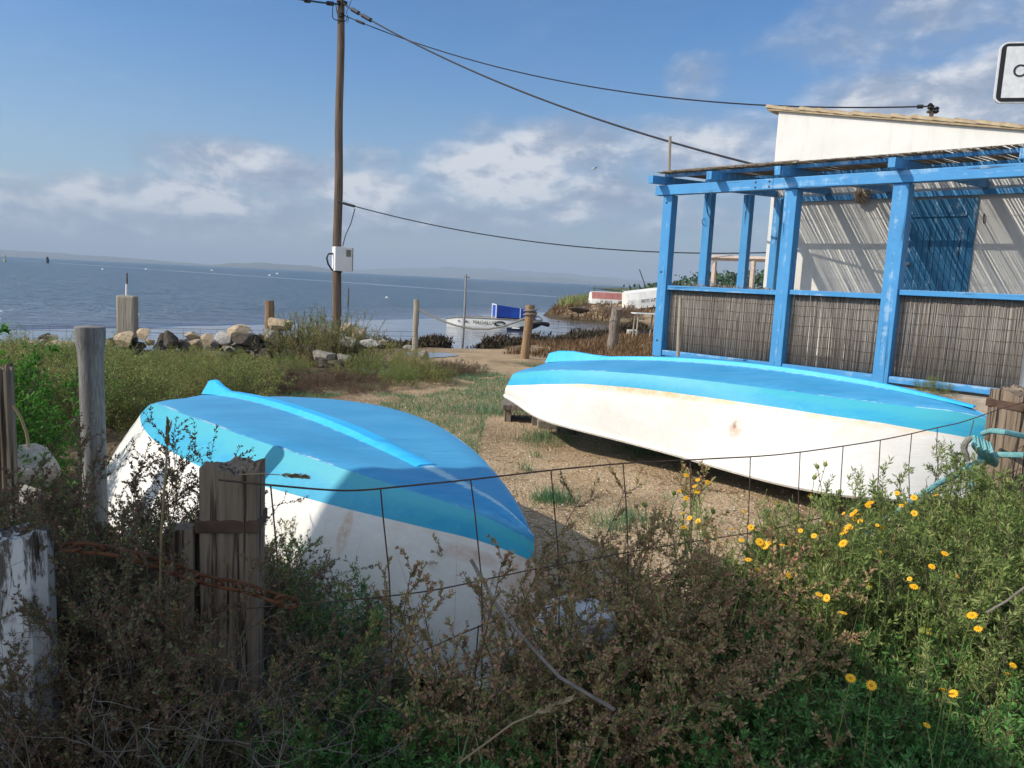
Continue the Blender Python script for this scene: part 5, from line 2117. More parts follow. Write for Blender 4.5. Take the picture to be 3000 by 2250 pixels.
def plant(proto, x, y, s=1.0, rz=None, z=None, label=None, cat='shrub', group=None, tilt=(0, 0), sz=1.0):
    if proto.name in used:
        o = dup(proto)
    else:
        used.add(proto.name)
        o = proto
    zz = float(ground_z(np.array(x), np.array(y))) - .01 if z is None else z
    o.location = (x, y, zz)
    o.scale = (s, s, s * sz)
    o.rotation_euler = (tilt[0], tilt[1], rnd.uniform(0, 6.28) if rz is None else rz)
    return tag(o, label, cat, group)


def prg(i): return np.random.default_rng(100 + i)


# --- foreground kinds
RED = [shrub('red_leaved_shrub', prg(i), mains=22, H=.66, base=.16, tilt=.75, twigs=11, tw_len=.22, subs=3, sub_len=.08, leaf=.0125, lw=.006, per=48, lm='lf_red', r=.0026, droop=.10, leaf_on_main=24) for i in range(2)]
OLIVE = [shrub('olive_shrub', prg(10 + i), mains=18, H=.64, base=.12, tilt=.75, twigs=11, tw_len=.20, subs=3, sub_len=.08, leaf=.0125, lw=.006, per=44, lm='lf_olive', r=.0028, droop=.07, leaf_on_main=20) for i in range(2)]
DARK = [shrub('maroon_shrub', prg(20 + i), mains=20, H=.62, base=.14, tilt=.7, twigs=11, tw_len=.20, subs=4, sub_len=.06, leaf=.0115, lw=.0052, per=20, lm=('lf_dark', 'lf_olive')[i], r=.0028, droop=.05, leaf_on_main=16) for i in range(2)]
DEAD = [shrub('dead_shrub', prg(30 + i), mains=44, H=.62, base=.16, tilt=.85, twigs=9, tw_len=.26, subs=3, sub_len=.12, sm='stem_grey', r=.0036, curl=.26, droop=.05, stems_only=True, lo=.1) for i in range(2)]
TALLD = [shrub('tall_maroon_shrub', prg(120 + i), mains=16, H=1.02, base=.12, tilt=.38, twigs=16, tw_len=.22, subs=3, sub_len=.08, leaf=.012, lw=.0055, per=34, lm='lf_dark', r=.0034, droop=.05, leaf_on_main=40) for i in range(2)]
TALLT = [shrub('tall_dead_shrub', prg(130 + i), mains=26, H=.95, base=.14, tilt=.6, twigs=10, tw_len=.30, subs=4, sub_len=.14, sm='stem_grey', r=.0030, curl=.24, droop=.06, stems_only=True, lo=.1) for i in range(2)]
FLW = [shrub('yellow_daisy_bush', prg(40 + i), mains=34, H=.70, base=.22, tilt=.42, twigs=10, tw_len=.15, subs=2, sub_len=.06, leaf=.022, lw=.0052, per=22, lm='lf_flower', r=.0032, curl=.09, droop=-.02, leaf_on_main=26, ang=.8, up=.6) for i in range(2)]
GRN = [shrub('low_green_herb', prg(50 + i), mains=40, H=.36, base=.22, tilt=.75, twigs=10, tw_len=.13, subs=4, sub_len=.055, leaf=.014, lw=.0045, per=18, lm='lf_green', r=.0024, droop=.02, leaf_on_main=12) for i in range(2)]
SPRIG = [shrub('arching_sprig', prg(60 + i), mains=4, H=.80, base=.05, tilt=.5, twigs=13, tw_len=.16, subs=1, sub_len=.07, leaf=.0125, lw=.0056, per=44, lm=('lf_red', 'lf_olive', 'lf_dark')[i], r=.0030, droop=.09, leaf_on_main=90, lo=.15) for i in range(3)]
BRIGHT = shrub('bright_leafy_plant', prg(70), mains=22, H=.95, base=.22, tilt=.5, twigs=8, tw_len=.28, subs=3, sub_len=.1, leaf=.062, lw=.021, per=7, lm='lf_bright', r=.006, droop=.05, leaf_on_main=12, ang=1.0)
# --- yard kinds
MID = [shrub('green_scrub_bush', prg(80 + i), mains=40, H=.62, base=.35, tilt=.75, twigs=10, tw_len=.26, subs=4, sub_len=.10, leaf=.024, lw=.0075, per=9, lm=('lf_mid', 'lf_mid', 'lf_scrub2')[i], r=.004, droop=.05, leaf_on_main=6) for i in range(3)]
HEATH = [shrub('heather_clump', prg(90 + i), mains=40, H=.32, base=.3, tilt=.8, twigs=9, tw_len=.13, subs=3, sub_len=.06, leaf=.016, lw=.006, per=8, lm='lf_midred', r=.003, droop=.03) for i in range(2)]
SPIKE = [shrub('spiky_upright_plant', prg(95 + i), mains=44, H=.78, base=.3, tilt=.42, twigs=5, tw_len=.16, subs=0, leaf=.034, lw=.008, per=8, lm='lf_olive', r=.006, curl=.05, droop=-.01, leaf_on_main=34, ang=.55, up=.9) for i in range(2)]

# daisies
dm = MB()
for k in range(13):
    a_ = 2 * math.pi * k / 13
    c_, s_ = math.cos(a_), math.sin(a_)
    pr = []
    for (rr_, ww, zz) in ((.005, .0015, .001), (.012, .0032, .003), (.018, .0028, .002), (.0205, .0008, .0)):
        pr += [(c_ * rr_ - s_ * ww, s_ * rr_ + c_ * ww, zz), (c_ * rr_ + s_ * ww, s_ * rr_ - c_ * ww, zz)]
    dm.add(pr, [(2 * i, 2 * i + 1, 2 * i + 3, 2 * i + 2) for i in range(3)], 0)
dm.lathe([(.001, -.004), (.006, -.002), (.0065, .003), (.004, .006), (.001, .007)], 10, (0, 0, 0), 1)
DAISY = dm.build('flower_head', [M_['petal'], M_['disc']])
bdm = MB()
bdm.lathe([(.002, -.006), (.006, -.002), (.0065, .004), (.004, .008), (.001, .010)], 8, (0, 0, 0), 0)
for k in range(7):
    a_ = 2 * math.pi * k / 7
    bdm.add([(.004 * math.cos(a_), .004 * math.sin(a_), .006), (.006 * math.cos(a_ + .3), .006 * math.sin(a_ + .3), .012), (.004 * math.cos(a_ + .2), .004 * math.sin(a_ + .2), .016)], [(0, 1, 2)], 1)
BUD = bdm.build('flower_bud', [M_['lf_flower'], M_['petal']])
for o in (DAISY, BUD): o.location = (0, 0, -60)
DAISY_ME, BUD_ME = DAISY.data, BUD.data
bpy.data.objects.remove(DAISY)
bpy.data.objects.remove(BUD)
STALK = {}


def flower(bush, p, bud=False, s=1.0):
    """a flower head on its stalk, child of the bush; p in world"""
    mi = bush.matrix_basis.inverted()
    me = BUD_ME if bud else DAISY_ME
    o = link_mesh('flower_bud' if bud else 'flower_head', me, bush)
    tlt = Vector((rnd.gauss(-.3, .55), rnd.gauss(-.35, .6), 1)).normalized()
    mw = Matrix.Translation(Vector(p)) @ tlt.to_track_quat('Z', 'Y').to_matrix().to_4x4() @ Matrix.Scale(s, 4)
    o.matrix_basis = mi @ mw
    L_ = rnd.uniform(.14, .24)
    st_ = strands(np.array([[p[0] + rnd.gauss(0, .03), p[1] + rnd.gauss(0, .03), p[2] - L_]]), np.array([[rnd.gauss(0, .2), rnd.gauss(0, .2), 1.0]]), np.array([L_]), 5, .03, 0, RG)
    st_[0] += np.linspace(0, 1, 5)[:, None] * (np.array(p) - st_[0, -1])
    V, Fq = tubes_np(st_, np.array([.0017]), np.array([.0012]))
    pts2, tt, ff = along(st_, RG, 14, .05, .95)
    sd = unit(np.cross(tt, RG.normal(0, 1, tt.shape)))
    a, b = leaves_np(pts2, tt * .7 + sd * .7, np.full(len(pts2), .014) * RG.uniform(.6, 1.2, len(pts2)), np.full(len(pts2), .0034), RG)
    V2 = np.concatenate([V, a])
    F2 = np.concatenate([Fq, b + len(V)])
    V2 = (np.array(mi.to_3x3()) @ V2.T).T + np.array(mi.translation)
    npmesh('flower_stalk', V2, F2, M_['lf_flower'], bush)


def at_ground(px, py, Y):
    p = P(px, py, Y)
    return p[0], p[1]


# reddish bushes in the middle of the foreground
fgp = 'reddish shrubs in front of the wire fence'
for i, (x, y, s) in enumerate(((.28, 2.22, 1.08), (.44, 2.32, 1.18), (.57, 2.40, 1.08), (.40, 2.12, 1.0), (.54, 2.16, 1.0), (.68, 2.52, .80), (.56, 1.98, .72), (.44, 1.90, .62))):
    plant(RED[i % 2], x, y, s, label='bushy reddish brown shrub in the dense mass between the two boats and the camera', group=fgp)
for i, (x, y, s) in enumerate(((.10, 1.50, .46), (.30, 1.47, .52), (.42, 1.52, .5), (-.14, 1.46, .42), (.24, 1.62, .5))):
    plant(RED[i % 2], x, y, s, label='small reddish shrub low along the bottom of the picture near the middle', group='small reddish shrubs at the bottom')
for i, (x, y, s) in enumerate(((.80, 2.62, .66), (.92, 2.5, .7), (.76, 2.30, .75))):
    plant(OLIVE[i % 2], x, y, s, label='olive shrub between the reddish shrubs and the yellow flowered bushes', group='olive shrubs by the flowers')
# olive and red sprigs in front of the boat side
for i, (x, y, s, k, lab) in enumerate(((-.43, 1.72, .98, 1, 'upright olive sprig right against the gatepost side'), (-.33, 1.80, .78, 1, 'low olive sprig at the foot of the blue bow boat, right of the gatepost'),
                                       (-.12, 1.80, .92, 0, 'reddish sprig arching before the white side of the shaded boat'), (-.04, 1.92, .98, 0, 'tallest reddish sprig against the bow of the shaded boat'), (-.22, 1.92, .82, 1, 'olive sprig arching before the middle of the shaded white hull'),
                                       (.06, 1.82, .90, 0, 'reddish sprig just below the bow of the shaded boat'), (.14, 1.98, .92, 0, 'reddish sprig at the right edge of the shaded bow'), (-.30, 1.66, .62, 2, 'small dark sprig by the dangling chain end'),
                                       (-.02, 1.66, .64, 1, 'low olive sprig in front of the bow of the shaded boat'), (-.16, 1.74, .80, 0, 'reddish sprig low before the shaded white hull, left of the bow'),
                                       (-.26, 1.84, .95, 0, 'tall reddish sprig before the middle of the shaded white hull'), (-.07, 1.74, .72, 1, 'olive sprig low before the shaded white hull near the bow'), (.10, 1.72, .75, 0, 'reddish sprig in front of the bare brown branch'),
                                       (.20, 1.84, .80, 1, 'olive sprig beside the white tub right of the bow'), (-.38, 1.92, .90, 1, 'olive sprig close to the hull just right of the gatepost'))):
    plant(SPRIG[k], x, y, s * (1.22 if k == 0 else .95), label=lab, group='sprigs in front of the shaded boat')
# dark mass at the left around the posts
for i, (x, y, s) in enumerate(((-1.30, 2.30, .95), (-1.05, 2.10, 1.05), (-.92, 2.35, 1.12), (-1.55, 2.5, .95), (-1.15, 2.65, .95), (-1.42, 1.95, .95), (-1.75, 2.8, .9), (-.95, 2.0, 1.12))):
    plant(DARK[i % 2], x, y, s, label='dark maroon leaved shrub among the posts at the left', group='dark shrubs around the left posts')
for i, (x, y, s) in enumerate(((-.88, 1.72, 1.05), (-.74, 1.66, 1.0), (-1.02, 1.84, 1.12), (-.62, 1.60, .85), (-.92, 1.58, .9), (-.56, 1.46, .5), (-.46, 1.42, .42), (.72, 1.62, .55))):
    plant(DEAD[i % 2], x, y, s, label='tangle of bare grey twigs in front of the short gatepost' if i < 7 else 'small tangle of dry grey twigs low in the green plants right of the middle', cat='dead shrub', group='tangles of dead twigs')
for i, (x, y, s) in enumerate(((-1.12, 1.42, .9), (-1.02, 1.38, .75))):
    plant(SPRIG[2], x, y, s, label='dark sprig hanging over the peeling white post', group='dark sprigs over the white post')
for i, (x, y, s) in enumerate(((-1.0, 2.05, .74), (-1.14, 2.25, .76), (-1.32, 2.35, .76), (-1.5, 2.2, .7), (-.90, 1.95, .66))):
    plant(TALLD[i % 2], x, y, s, label='tall dark maroon shrub filling the gap between the pipe post and the gatepost', group='tall dark shrubs by the gatepost')
for i, (x, y, s) in enumerate(((-.98, 1.34, .78), (-.90, 1.36, .70), (-.86, 1.44, .85), (-1.06, 1.30, .62), (-.80, 1.40, .8))):
    plant(SPRIG[2], x, y, s, label='thin dark sprig hanging in front of the lower part of the peeling white post', group='thin sprigs before the white post')
for i, (x, y, s) in enumerate(((-.92, 1.72, .86), (-.99, 1.80, .90), (-1.10, 1.92, .92), (-1.22, 2.05, .90), (-1.0, 1.62, .74), (-.88, 1.62, .78))):
    plant(TALLD[i % 2], x, y, s, label='dark shrub creeping up the left side of the short gatepost', group='dark shrubs creeping over the gatepost')
for i, (x, y, s) in enumerate(((-.91, 1.62, .84), (-.99, 1.68, .86), (-.84, 1.60, .62), (-1.05, 1.78, .84))):
    plant(TALLT[i % 2], x, y, s, label='tall tangle of bare twigs leaning on the left side of the gatepost', cat='dead shrub', group='tall dead twigs by the gatepost')
# sprig standing up against the turquoise band of the boat
plant(SPRIG[2], -.78, 1.86, 1.08, rz=.4, label='dark leafy sprig reaching above the gatepost against the turquoise hull', group='dark sprigs over the white post')
plant(OLIVE[0], -1.22, 2.75, .8, label='olive shrub at the foot of the grey pipe post', group='olive shrubs in the foreground')
plant(OLIVE[1], .10, 1.62, .62, label='olive shrub at the middle of the lower picture edge', group='olive shrubs in the foreground')
plant(OLIVE[0], .42, 1.58, .55, label='olive shrub low at the bottom just right of the middle', group='olive shrubs in the foreground')

# yellow daisy bushes on the right
fb_ = []
for i, (x, y, s) in enumerate(((1.20, 2.45, 1.0), (1.52, 2.62, 1.05), (1.85, 2.85, 1.05), (1.05, 2.72, .85), (2.05, 3.05, 1.05), (1.62, 2.25, .95), (1.35, 2.08, .88), (1.98, 2.55, 1.0), (2.2, 2.9, 1.1), (1.12, 2.10, .78), (1.42, 2.98, .85), (1.70, 2.0, .8), (1.16, 1.84, .66), (1.45, 1.78, .62), (2.4, 3.3, 1.0), (1.08, 2.55, .95), (1.30, 2.72, .98), (1.42, 2.45, 1.0), (1.75, 2.45, 1.0), (2.15, 3.25, 1.05), (1.60, 2.9, .9), (1.9, 2.25, 1.0), (2.1, 2.6, 1.05))):
    fb_.append(plant(FLW[i % 2], x, y, s, label='grey green yellow flowered bush growing along the right half of the wire fence', group='yellow daisy bushes along the fence'))
FL = [(2848, 1803, 1.85, 1.25), (2730, 1660, 2.2, 1), (2768, 1622, 2.3, 1), (2678, 1719, 2.1, 1), (2470, 1796, 2.05, .95), (2422, 1752, 2.1, 1), (2400, 1742, 2.15, .9), (2492, 1987, 1.75, 1.05), (2553, 2008, 1.75, 1.1), (2765, 2022, 1.8, 1), (2793, 2032, 1.8, .9), (2953, 1975, 1.85, 1), (2968, 1950, 1.9, .7),
      (2521, 1528, 2.75, 1.1), (2472, 1562, 2.7, 1.2), (2490, 1545, 2.75, 1.1), (2470, 1592, 2.6, 1.2), (2580, 1618, 2.5, 1), (2200, 1545, 2.5, .95), (2172, 1583, 2.5, .9), (2145, 1550, 2.6, .9), (2192, 1640, 2.4, 1), (2226, 1588, 2.45, 1.1), (2240, 1597, 2.45, 1.2), (2256, 1592, 2.45, 1.2), (2268, 1600, 2.45, 1.1), (2292, 1597, 2.5, .9),
      (2003, 1545, 2.6, .95), (2000, 1503, 2.7, 1), (2035, 1425, 2.85, .9), (2042, 1440, 2.85, 1), (2045, 1527, 2.7, .9), (2010, 1460, 2.8, .9), (2550, 1473, 2.95, 1.2), (2648, 1475, 2.9, 1.1), (2678, 1458, 2.9, 1.2), (2742, 1451, 2.9, 1.2), (2628, 1445, 3.0, .9), (2440, 1533, 2.8, 1), (2503, 1520, 2.8, 1), (2580, 1546, 2.7, .9), (2505, 1500, 2.8, 1.1), (2515, 1508, 2.75, .9),
      (2225, 1670, 2.3, .9), (2310, 1685, 2.25, .9), (2805, 1688, 2.2, .8), (2715, 2125, 1.65, .8), (2866, 1842, 1.85, .8), (2665, 1696, 2.2, .7), (2385, 1570, 2.6, .8), (2180, 1500, 2.7, .7)]
BD = [(2395, 1368, 2.9), (2418, 1362, 2.9), (2385, 1400, 2.9), (1975, 1445, 2.75), (1890, 1480, 2.6), (1918, 1520, 2.6), (2460, 1440, 2.9), (2700, 1850, 1.85), (2714, 1855, 1.85), (2708, 1745, 1.95), (2545, 1725, 2.1), (2900, 1500, 3.0), (2380, 1460, 2.8), (2090, 1500, 2.6), (2330, 1520, 2.7), (2620, 1580, 2.5), (2280, 1480, 2.7)]
for (x, y, Y, s) in FL:
    p = P(x, y, Y - (.36 if Y > 2.3 else .16))
    b = min(fb_, key=lambda o: (o.location.x - p[0]) ** 2 + (o.location.y - p[1]) ** 2)
    flower(b, p, False, s * rnd.uniform(.46, .62))
    if Y > 2.3:
        for _ in range(rnd.choice((0, 1, 1, 2))):
            flower(b, p + np.array([rnd.gauss(0, .035), rnd.gauss(0, .03), rnd.gauss(.005, .02)]), rnd.random() < .25, s * rnd.uniform(.36, .55))
for (x, y, Y) in BD:
    p = P(x, y, Y)
    b = min(fb_, key=lambda o: (o.location.x - p[0]) ** 2 + (o.location.y - p[1]) ** 2)
    flower(b, p, True, 1.3)
# white tub half hidden right of the bow
mb = MB()
q = P(1700, 1800, 2.32)
mb.lathe([(.20, -.22), (.205, -.20), (.19, -.19), (.165, -.05), (.13, .03), (.06, .055), (.002, .06)], 24)
o = mb.build('white_tub', M_['white_plastic'], None, True)
o.location, o.scale, o.rotation_euler = q, (.85, .6, .8), (.1, .12, .3)
tag(o, 'upturned white plastic tub half hidden by reddish shrubs right of the shaded bow', 'tub')
# low green herbs along the bottom
gl_ = 'low green herbs in the foreground'
for i in range(74):
    x, y = rnd.uniform(-.55, 1.75), rnd.uniform(1.30, 2.05)
    if x < .25 and y > 1.6: y -= .35
    plant(GRN[i % 2], x, y, rnd.uniform(.7, 1.0) + (.35 if x > .55 else 0), label='low soft green herb in the undergrowth along the lower picture edge', cat='herb', group=gl_)
for i in range(14):
    x, y = rnd.uniform(-1.7, -.6), rnd.uniform(1.5, 3.2)
    plant(GRN[i % 2], x, y, rnd.uniform(.8, 1.3), label='low green herb between the dark shrubs at the left', cat='herb', group='low green herbs among the left posts')
for i in range(12):
    plant(GRN[i % 2], rnd.uniform(-.55, .05), rnd.uniform(1.32, 1.52), rnd.uniform(.9, 1.2), label='fresh green herb at the lower edge in front of the shaded boat', cat='herb', group='fresh herbs before the shaded boat')
# bright green plant at the left edge
for i, (x, y, s, lab) in enumerate(((-3.25, 4.35, .95, 'bright green leafy plant at the left edge behind the dark post'), (-2.95, 4.35, .62, 'smaller bright green leafy plant leaning right of the left edge plant'), (-3.35, 5.1, .80, 'bright green leafy plant farther back toward the pipe post'))):
    plant(BRIGHT, x, y, s, label=lab, cat='plant', group='bright green plants at the left edge')

# ---- scrub in the yard
sg = 'scrub bushes between the boat and the stone wall'
cnt = 0
tries = 0
spots = []
b1c = np.array(BOAT1[:2])
while cnt < 92 and tries < 4000:
    tries += 1
    y = rnd.uniform(4.6, 12.6)
    x = rnd.uniform(-.70 * y - .5, -1.0)
    # keep clear of the boat and of the gravel on its right
    bx_ = np.array([x, y]) - b1c
    ax = np.array([math.cos(BOAT1[3]), math.sin(BOAT1[3])])
    u_, v_ = bx_ @ ax, bx_ @ np.array([-ax[1], ax[0]])
    if -0.95 < u_ < 5.2 and -1.75 < v_ < 1.55: continue
    if x > -2.2 + (y - 9.0) * .05 and y < 9.0: continue
    if x > -1.3 - (12.6 - y) * .35: continue
    if x > -3.1 and y > 8.2: continue
    if any((x - a) ** 2 + (y - b) ** 2 < (.40 + .012 * y) ** 2 for a, b in spots): continue
    spots.append((x, y))
    s = .85 + .25 * vnoise(np.array(x), np.array(y), .5, 8) + rnd.uniform(-.12, .12)
    s *= .72 + .5 * float(vnoise(np.array(x), np.array(y), 1.1, 77))
    s *= float(np.interp(y, [4.5, 7, 9, 10.5, 12, 13], [.85, .85, .70, .50, .34, .28]))
    if y < 8 and x > -3.6: s *= .85
    plant(MID[cnt % 3], x, y, float(s), label='olive green scrub bush in the wild growth between the left boat and the stone wall', cat='bush', group=sg)
    cnt += 1
for i, (zx, zy, Y, s, k, lab) in enumerate(((1040, 1112, 10.8, .50, 0, 'green bush on the gravel beside the front grey boulder'), (1130, 1105, 11.2, .72, 0, 'biggest green bush on the gravel left of the puddle'), (1215, 1110, 10.9, .60, 1, 'green bush nearest the puddle on the gravel'),
                                            (1175, 1130, 10.2, .5, 2, 'low olive bush in front of the green bushes by the puddle'), (1290, 1110, 10.6, .4, 1, 'small pale green bush right of the puddle bushes'))):
    x, y = at_ground(zx, zy, Y)
    plant(MID[k], x, y, s, label=lab, cat='bush', group='green bushes on the gravel')
for i, (zx, Y, s) in enumerate(((870, 13.2, 1.0), (930, 13.0, 1.1), (985, 13.1, 1.12), (1040, 13.3, .9), (905, 12.6, .9), (960, 12.5, .95), (1010, 12.6, .85), (835, 12.7, .75), (1075, 12.6, .7))):
    x, y = at_ground(zx, 1000, Y)
    plant(SPIKE[i % 2], x, y, s, label='yellowish green spiky plant at the foot of the utility pole', cat='plant', group='spiky plants at the foot of the pole')
for i in range(34):
    zx, zy = rnd.uniform(700, 1130), rnd.uniform(1092, 1160)
    q = G(zx, zy, 0)
    plant(HEATH[i % 2], q[0], q[1], rnd.uniform(.35, .7), label='low brownish heather clump on the gravel behind the left boat', cat='heather', group='heather clumps behind the left boat')
for i in range(10):
    zx, zy = rnd.uniform(1240, 1380), rnd.uniform(1075, 1120)
    q = G(zx, zy, 0)
    plant(HEATH[i % 2], q[0], q[1], rnd.uniform(.4, .7), label='tiny dry clump on the gravel between the boats and the puddle', cat='heather', group='dry clumps by the puddle')
q = LW(3.75, -.12)
plant(MID[0], q[0], q[1], .32, z=ZT - .06, label='small green weed growing at the foot of the right reed screen', cat='weed')
# shrub behind the turquoise rope
plant(SPRIG[1], 2.18, 3.45, 1.1, label='olive sprig in front of the turquoise knot at the right gatepost', group='sprigs by the right gatepost')
plant(OLIVE[0], 2.25, 3.30, 1.0, label='olive shrub below the turquoise knot at the right gatepost', group='sprigs by the right gatepost')


# ---- stuff: grass, straw, saltwort, seaweed, pebbles, far wood
def blades(name, xy, L, wd, m, rng, label, bend=.5, z=None, kind='stuff'):
    n = len(xy)
    th = rng.uniform(0, 2 * math.pi, n)
    tl = np.abs(rng.normal(.15, .3, n))
    d0 = np.stack([np.sin(tl) * np.cos(th), np.sin(tl) * np.sin(th), np.cos(tl)], -1)
    zz = ground_z(xy[:, 0], xy[:, 1]) - .005 if z is None else z
    base = np.stack([xy[:, 0], xy[:, 1], zz], -1)
    K = 5
    pts = np.zeros((n, K, 3))
    pts[:, 0] = base
    d = d0
    side_d = np.stack([np.cos(th), np.sin(th), -np.full(n, .35)], -1)
    bd = (bend * rng.uniform(.3, 1.3, n))[:, None]
    for k in range(1, K):
        pts[:, k] = pts[:, k - 1] + d * (L / (K - 1))[:, None]
        d = unit(d + side_d * bd * .5)
    s = np.stack([-np.sin(th), np.cos(th), np.zeros(n)], -1)
    V = []
    for k in range(K):
        w_ = wd * (1 - (k / (K - 1)) ** 1.6) * .5 + 1e-4
        V.append(pts[:, k] + s * w_[:, None])
        V.append(pts[:, k] - s * w_[:, None])
    V = np.stack(V, 1)
    b_ = np.arange(n)[:, None] * 2 * K
    Fq = np.concatenate([b_ + np.array([[2 * k, 2 * k + 1, 2 * k + 3, 2 * k + 2]]) for k in range(K - 1)])
    o = npmesh(name, V.reshape(-1, 3), Fq, M_[m])
    return tag(o, label, name.replace('_', ' '), kind=kind)


r_ = prg(200)
n = 5200
xy = np.stack([r_.uniform(-1.3, 2.1, n), r_.uniform(1.15, 2.3, n)], -1)
xy = xy[(vnoise(xy[:, 0], xy[:, 1], 4, 6) > .35) & (xy[:, 1] < 1.9 + .3 * xy[:, 0])]
blades('grass', xy, r_.uniform(.12, .42, len(xy)), r_.uniform(.002, .0055, len(xy)), 'blade', r_, 'long thin grass blades in the shaded foreground', .55)
# clumps of broader blue green blades low right
cl = []
for (x, y, k) in ((.98, 1.62, 60), (1.12, 1.78, 50), (.85, 1.72, 40), (1.28, 1.62, 40), (-.16, 1.42, 16), (.02, 1.40, 12), (-.45, 1.36, 10), (1.5, 1.7, 30)):
    cl.append(np.stack([r_.normal(x, .05, k), r_.normal(y, .05, k)], -1))
xy = np.concatenate(cl)
blades('broad_grass', xy, r_.uniform(.35, .68, len(xy)), r_.uniform(.005, .009, len(xy)), 'blade', r_, 'broad blue green grass blades fanning out low on the right', .45)
n = 420
xy = np.stack([r_.uniform(-1.2, 2.2, n), r_.uniform(1.35, 2.9, n)], -1)
blades('straw', xy, r_.uniform(.3, .75, n), r_.uniform(.0012, .0026, n), 'straw', r_, 'dry straw stalks among the foreground plants', .35)
# green patches on the gravel
n = 110000
xy = np.stack([r_.uniform(-3.2, 2.0, n), r_.uniform(3.2, 14, n)], -1)
px_ = []
m1 = vnoise(xy[:, 0], xy[:, 1], 1.3, 21) * .6 + vnoise(xy[:, 0], xy[:, 1], 4, 22) * .4
path_x = .12 + (xy[:, 1] - 3.5) * -.03
cen = np.clip(1 - np.abs(xy[:, 0] - (-.75 + (xy[:, 1] - 7) * -.0)) / (1.0 + .06 * xy[:, 1]), 0, 1)
rowf = np.exp(-((xy[:, 1] - 8.7) / 2.0) ** 2)
keep = (m1 + .38 * cen * rowf > .62)
bx_ = xy - b1c
ax = np.array([math.cos(BOAT1[3]), math.sin(BOAT1[3])])
u_, v_ = bx_ @ ax, bx_ @ np.array([-ax[1], ax[0]])
keep &= ~((u_ > -.1) & (u_ < 4.5) & (np.abs(v_) < .85))
keep &= (xy[:, 1] > 6.2) | (m1 > .80)
keep &= ~((xy[:, 0] > -.25) & (xy[:, 0] < .9) & (xy[:, 1] < 8.2))
xy = xy[keep]
blades('grass_patch', xy, r_.uniform(.03, .085, len(xy)), r_.uniform(.003, .006, len(xy)), 'blade', r_, 'low green weedy grass in patches on the gravel', .7)
# tufts at the bow of the shaded boat and round the trestle
cl = []
for (zx, zy, k, sp) in ((1605, 1480, 260, .07), (1640, 1490, 120, .06), (1570, 1300, 160, .12), (1620, 1300, 140, .12), (1590, 1285, 120, .10), (1440, 1215, 160, .16), (1540, 1390, 40, .04), (1570, 1345, 30, .03), (1780, 1560, 160, .1), (1850, 1540, 160, .08)):
    q = G(zx, zy, 0)
    cl.append(np.stack([r_.normal(q[0], sp, k), r_.normal(q[1], sp, k)], -1))
xy = np.concatenate(cl)
blades('grass_tuft', xy, r_.uniform(.05, .14, len(xy)), r_.uniform(.003, .006, len(xy)), 'blade', r_, 'fresh green grass tufts by the shaded bow and the timber trestle', .6)
# saltwort on the beach right
n = 16000
xy = np.stack([r_.uniform(-.2, 5.2, n), r_.uniform(14.2, 27, n)], -1)
sd = shore_dist(xy[:, 0], xy[:, 1])
keep = (vnoise(xy[:, 0], xy[:, 1], .8, 31) * .6 + vnoise(xy[:, 0], xy[:, 1], 3, 32) * .4 + .12 * np.clip(xy[:, 0] - .6, -2, 2) > .46) & (sd > .9)
xy = xy[keep]
blades('saltwort', xy, r_.uniform(.08, .26, len(xy)), r_.uniform(.012, .03, len(xy)), 'salt', r_, 'red brown saltwort covering the beach left of the pergola', .5)
# seaweed banks at the waterline
n = 26000
k = r_.integers(3, 14, n)
f = r_.uniform(0, 1, n)
a, b = _sh[k], _sh[k + 1]
p = a + (b - a) * f[:, None] + r_.normal(0, .32, (n, 2))
sd = shore_dist(p[:, 0], p[:, 1])
notch = np.hypot(p[:, 0] + 1.35, p[:, 1] - 20.9) > .62
keep = (sd > -.5) & (sd < 1.0) & notch & (vnoise(p[:, 0], p[:, 1], 1.1, 41) > .25)
p, sd = p[keep], sd[keep]
hh_ = .30 * np.exp(-((sd - .25) / .42) ** 2) * (.5 + vnoise(p[:, 0], p[:, 1], 1.4, 43))
blades('seaweed_bank', p, r_.uniform(.06, .2, len(p)), r_.uniform(.02, .05, len(p)), 'seaweed', r_, 'dark dry seaweed heaped along the waterline', 1.2, ground_z(p[:, 0], p[:, 1]) + r_.uniform(0, 1, len(p)) * hh_)
# low wood on the shore behind the far point
n = 3800
xy = np.stack([r_.uniform(6, 90, n), r_.uniform(84, 215, n)], -1)
sd = shore_dist(xy[:, 0], xy[:, 1])
xy = xy[(sd > .5) & (sd < 26)]
blades('shore_scrub', xy, r_.uniform(.5, 2.0, len(xy)), r_.uniform(.25, .55, len(xy)), 'lf_pine', r_, 'dark green scrub along the shore behind the far point', .6)
# litter on the gravel
n = 1500
xy = np.stack([r_.uniform(-.6, 3.0, n), r_.uniform(3.0, 9.5, n)], -1)
xy = xy[vnoise(xy[:, 0], xy[:, 1], 1.2, 88) > .42]
d_ = r_.uniform(0, 6.28, len(xy))
zz = ground_z(xy[:, 0], xy[:, 1]) + .004
L_ = r_.uniform(.02, .10, len(xy))
a = np.stack([xy[:, 0], xy[:, 1], zz], -1)
b = a + np.stack([np.cos(d_) * L_, np.sin(d_) * L_, r_.uniform(0, .008, len(xy))], -1)
V, Fq = reed_mesh(a, b, r_.uniform(.0008, .0022, len(xy)))
tag(npmesh('dry_litter', V, Fq, M_['stem_brown']), 'dry stalks and twig litter on the gravel between the boats', 'litter', kind='stuff')
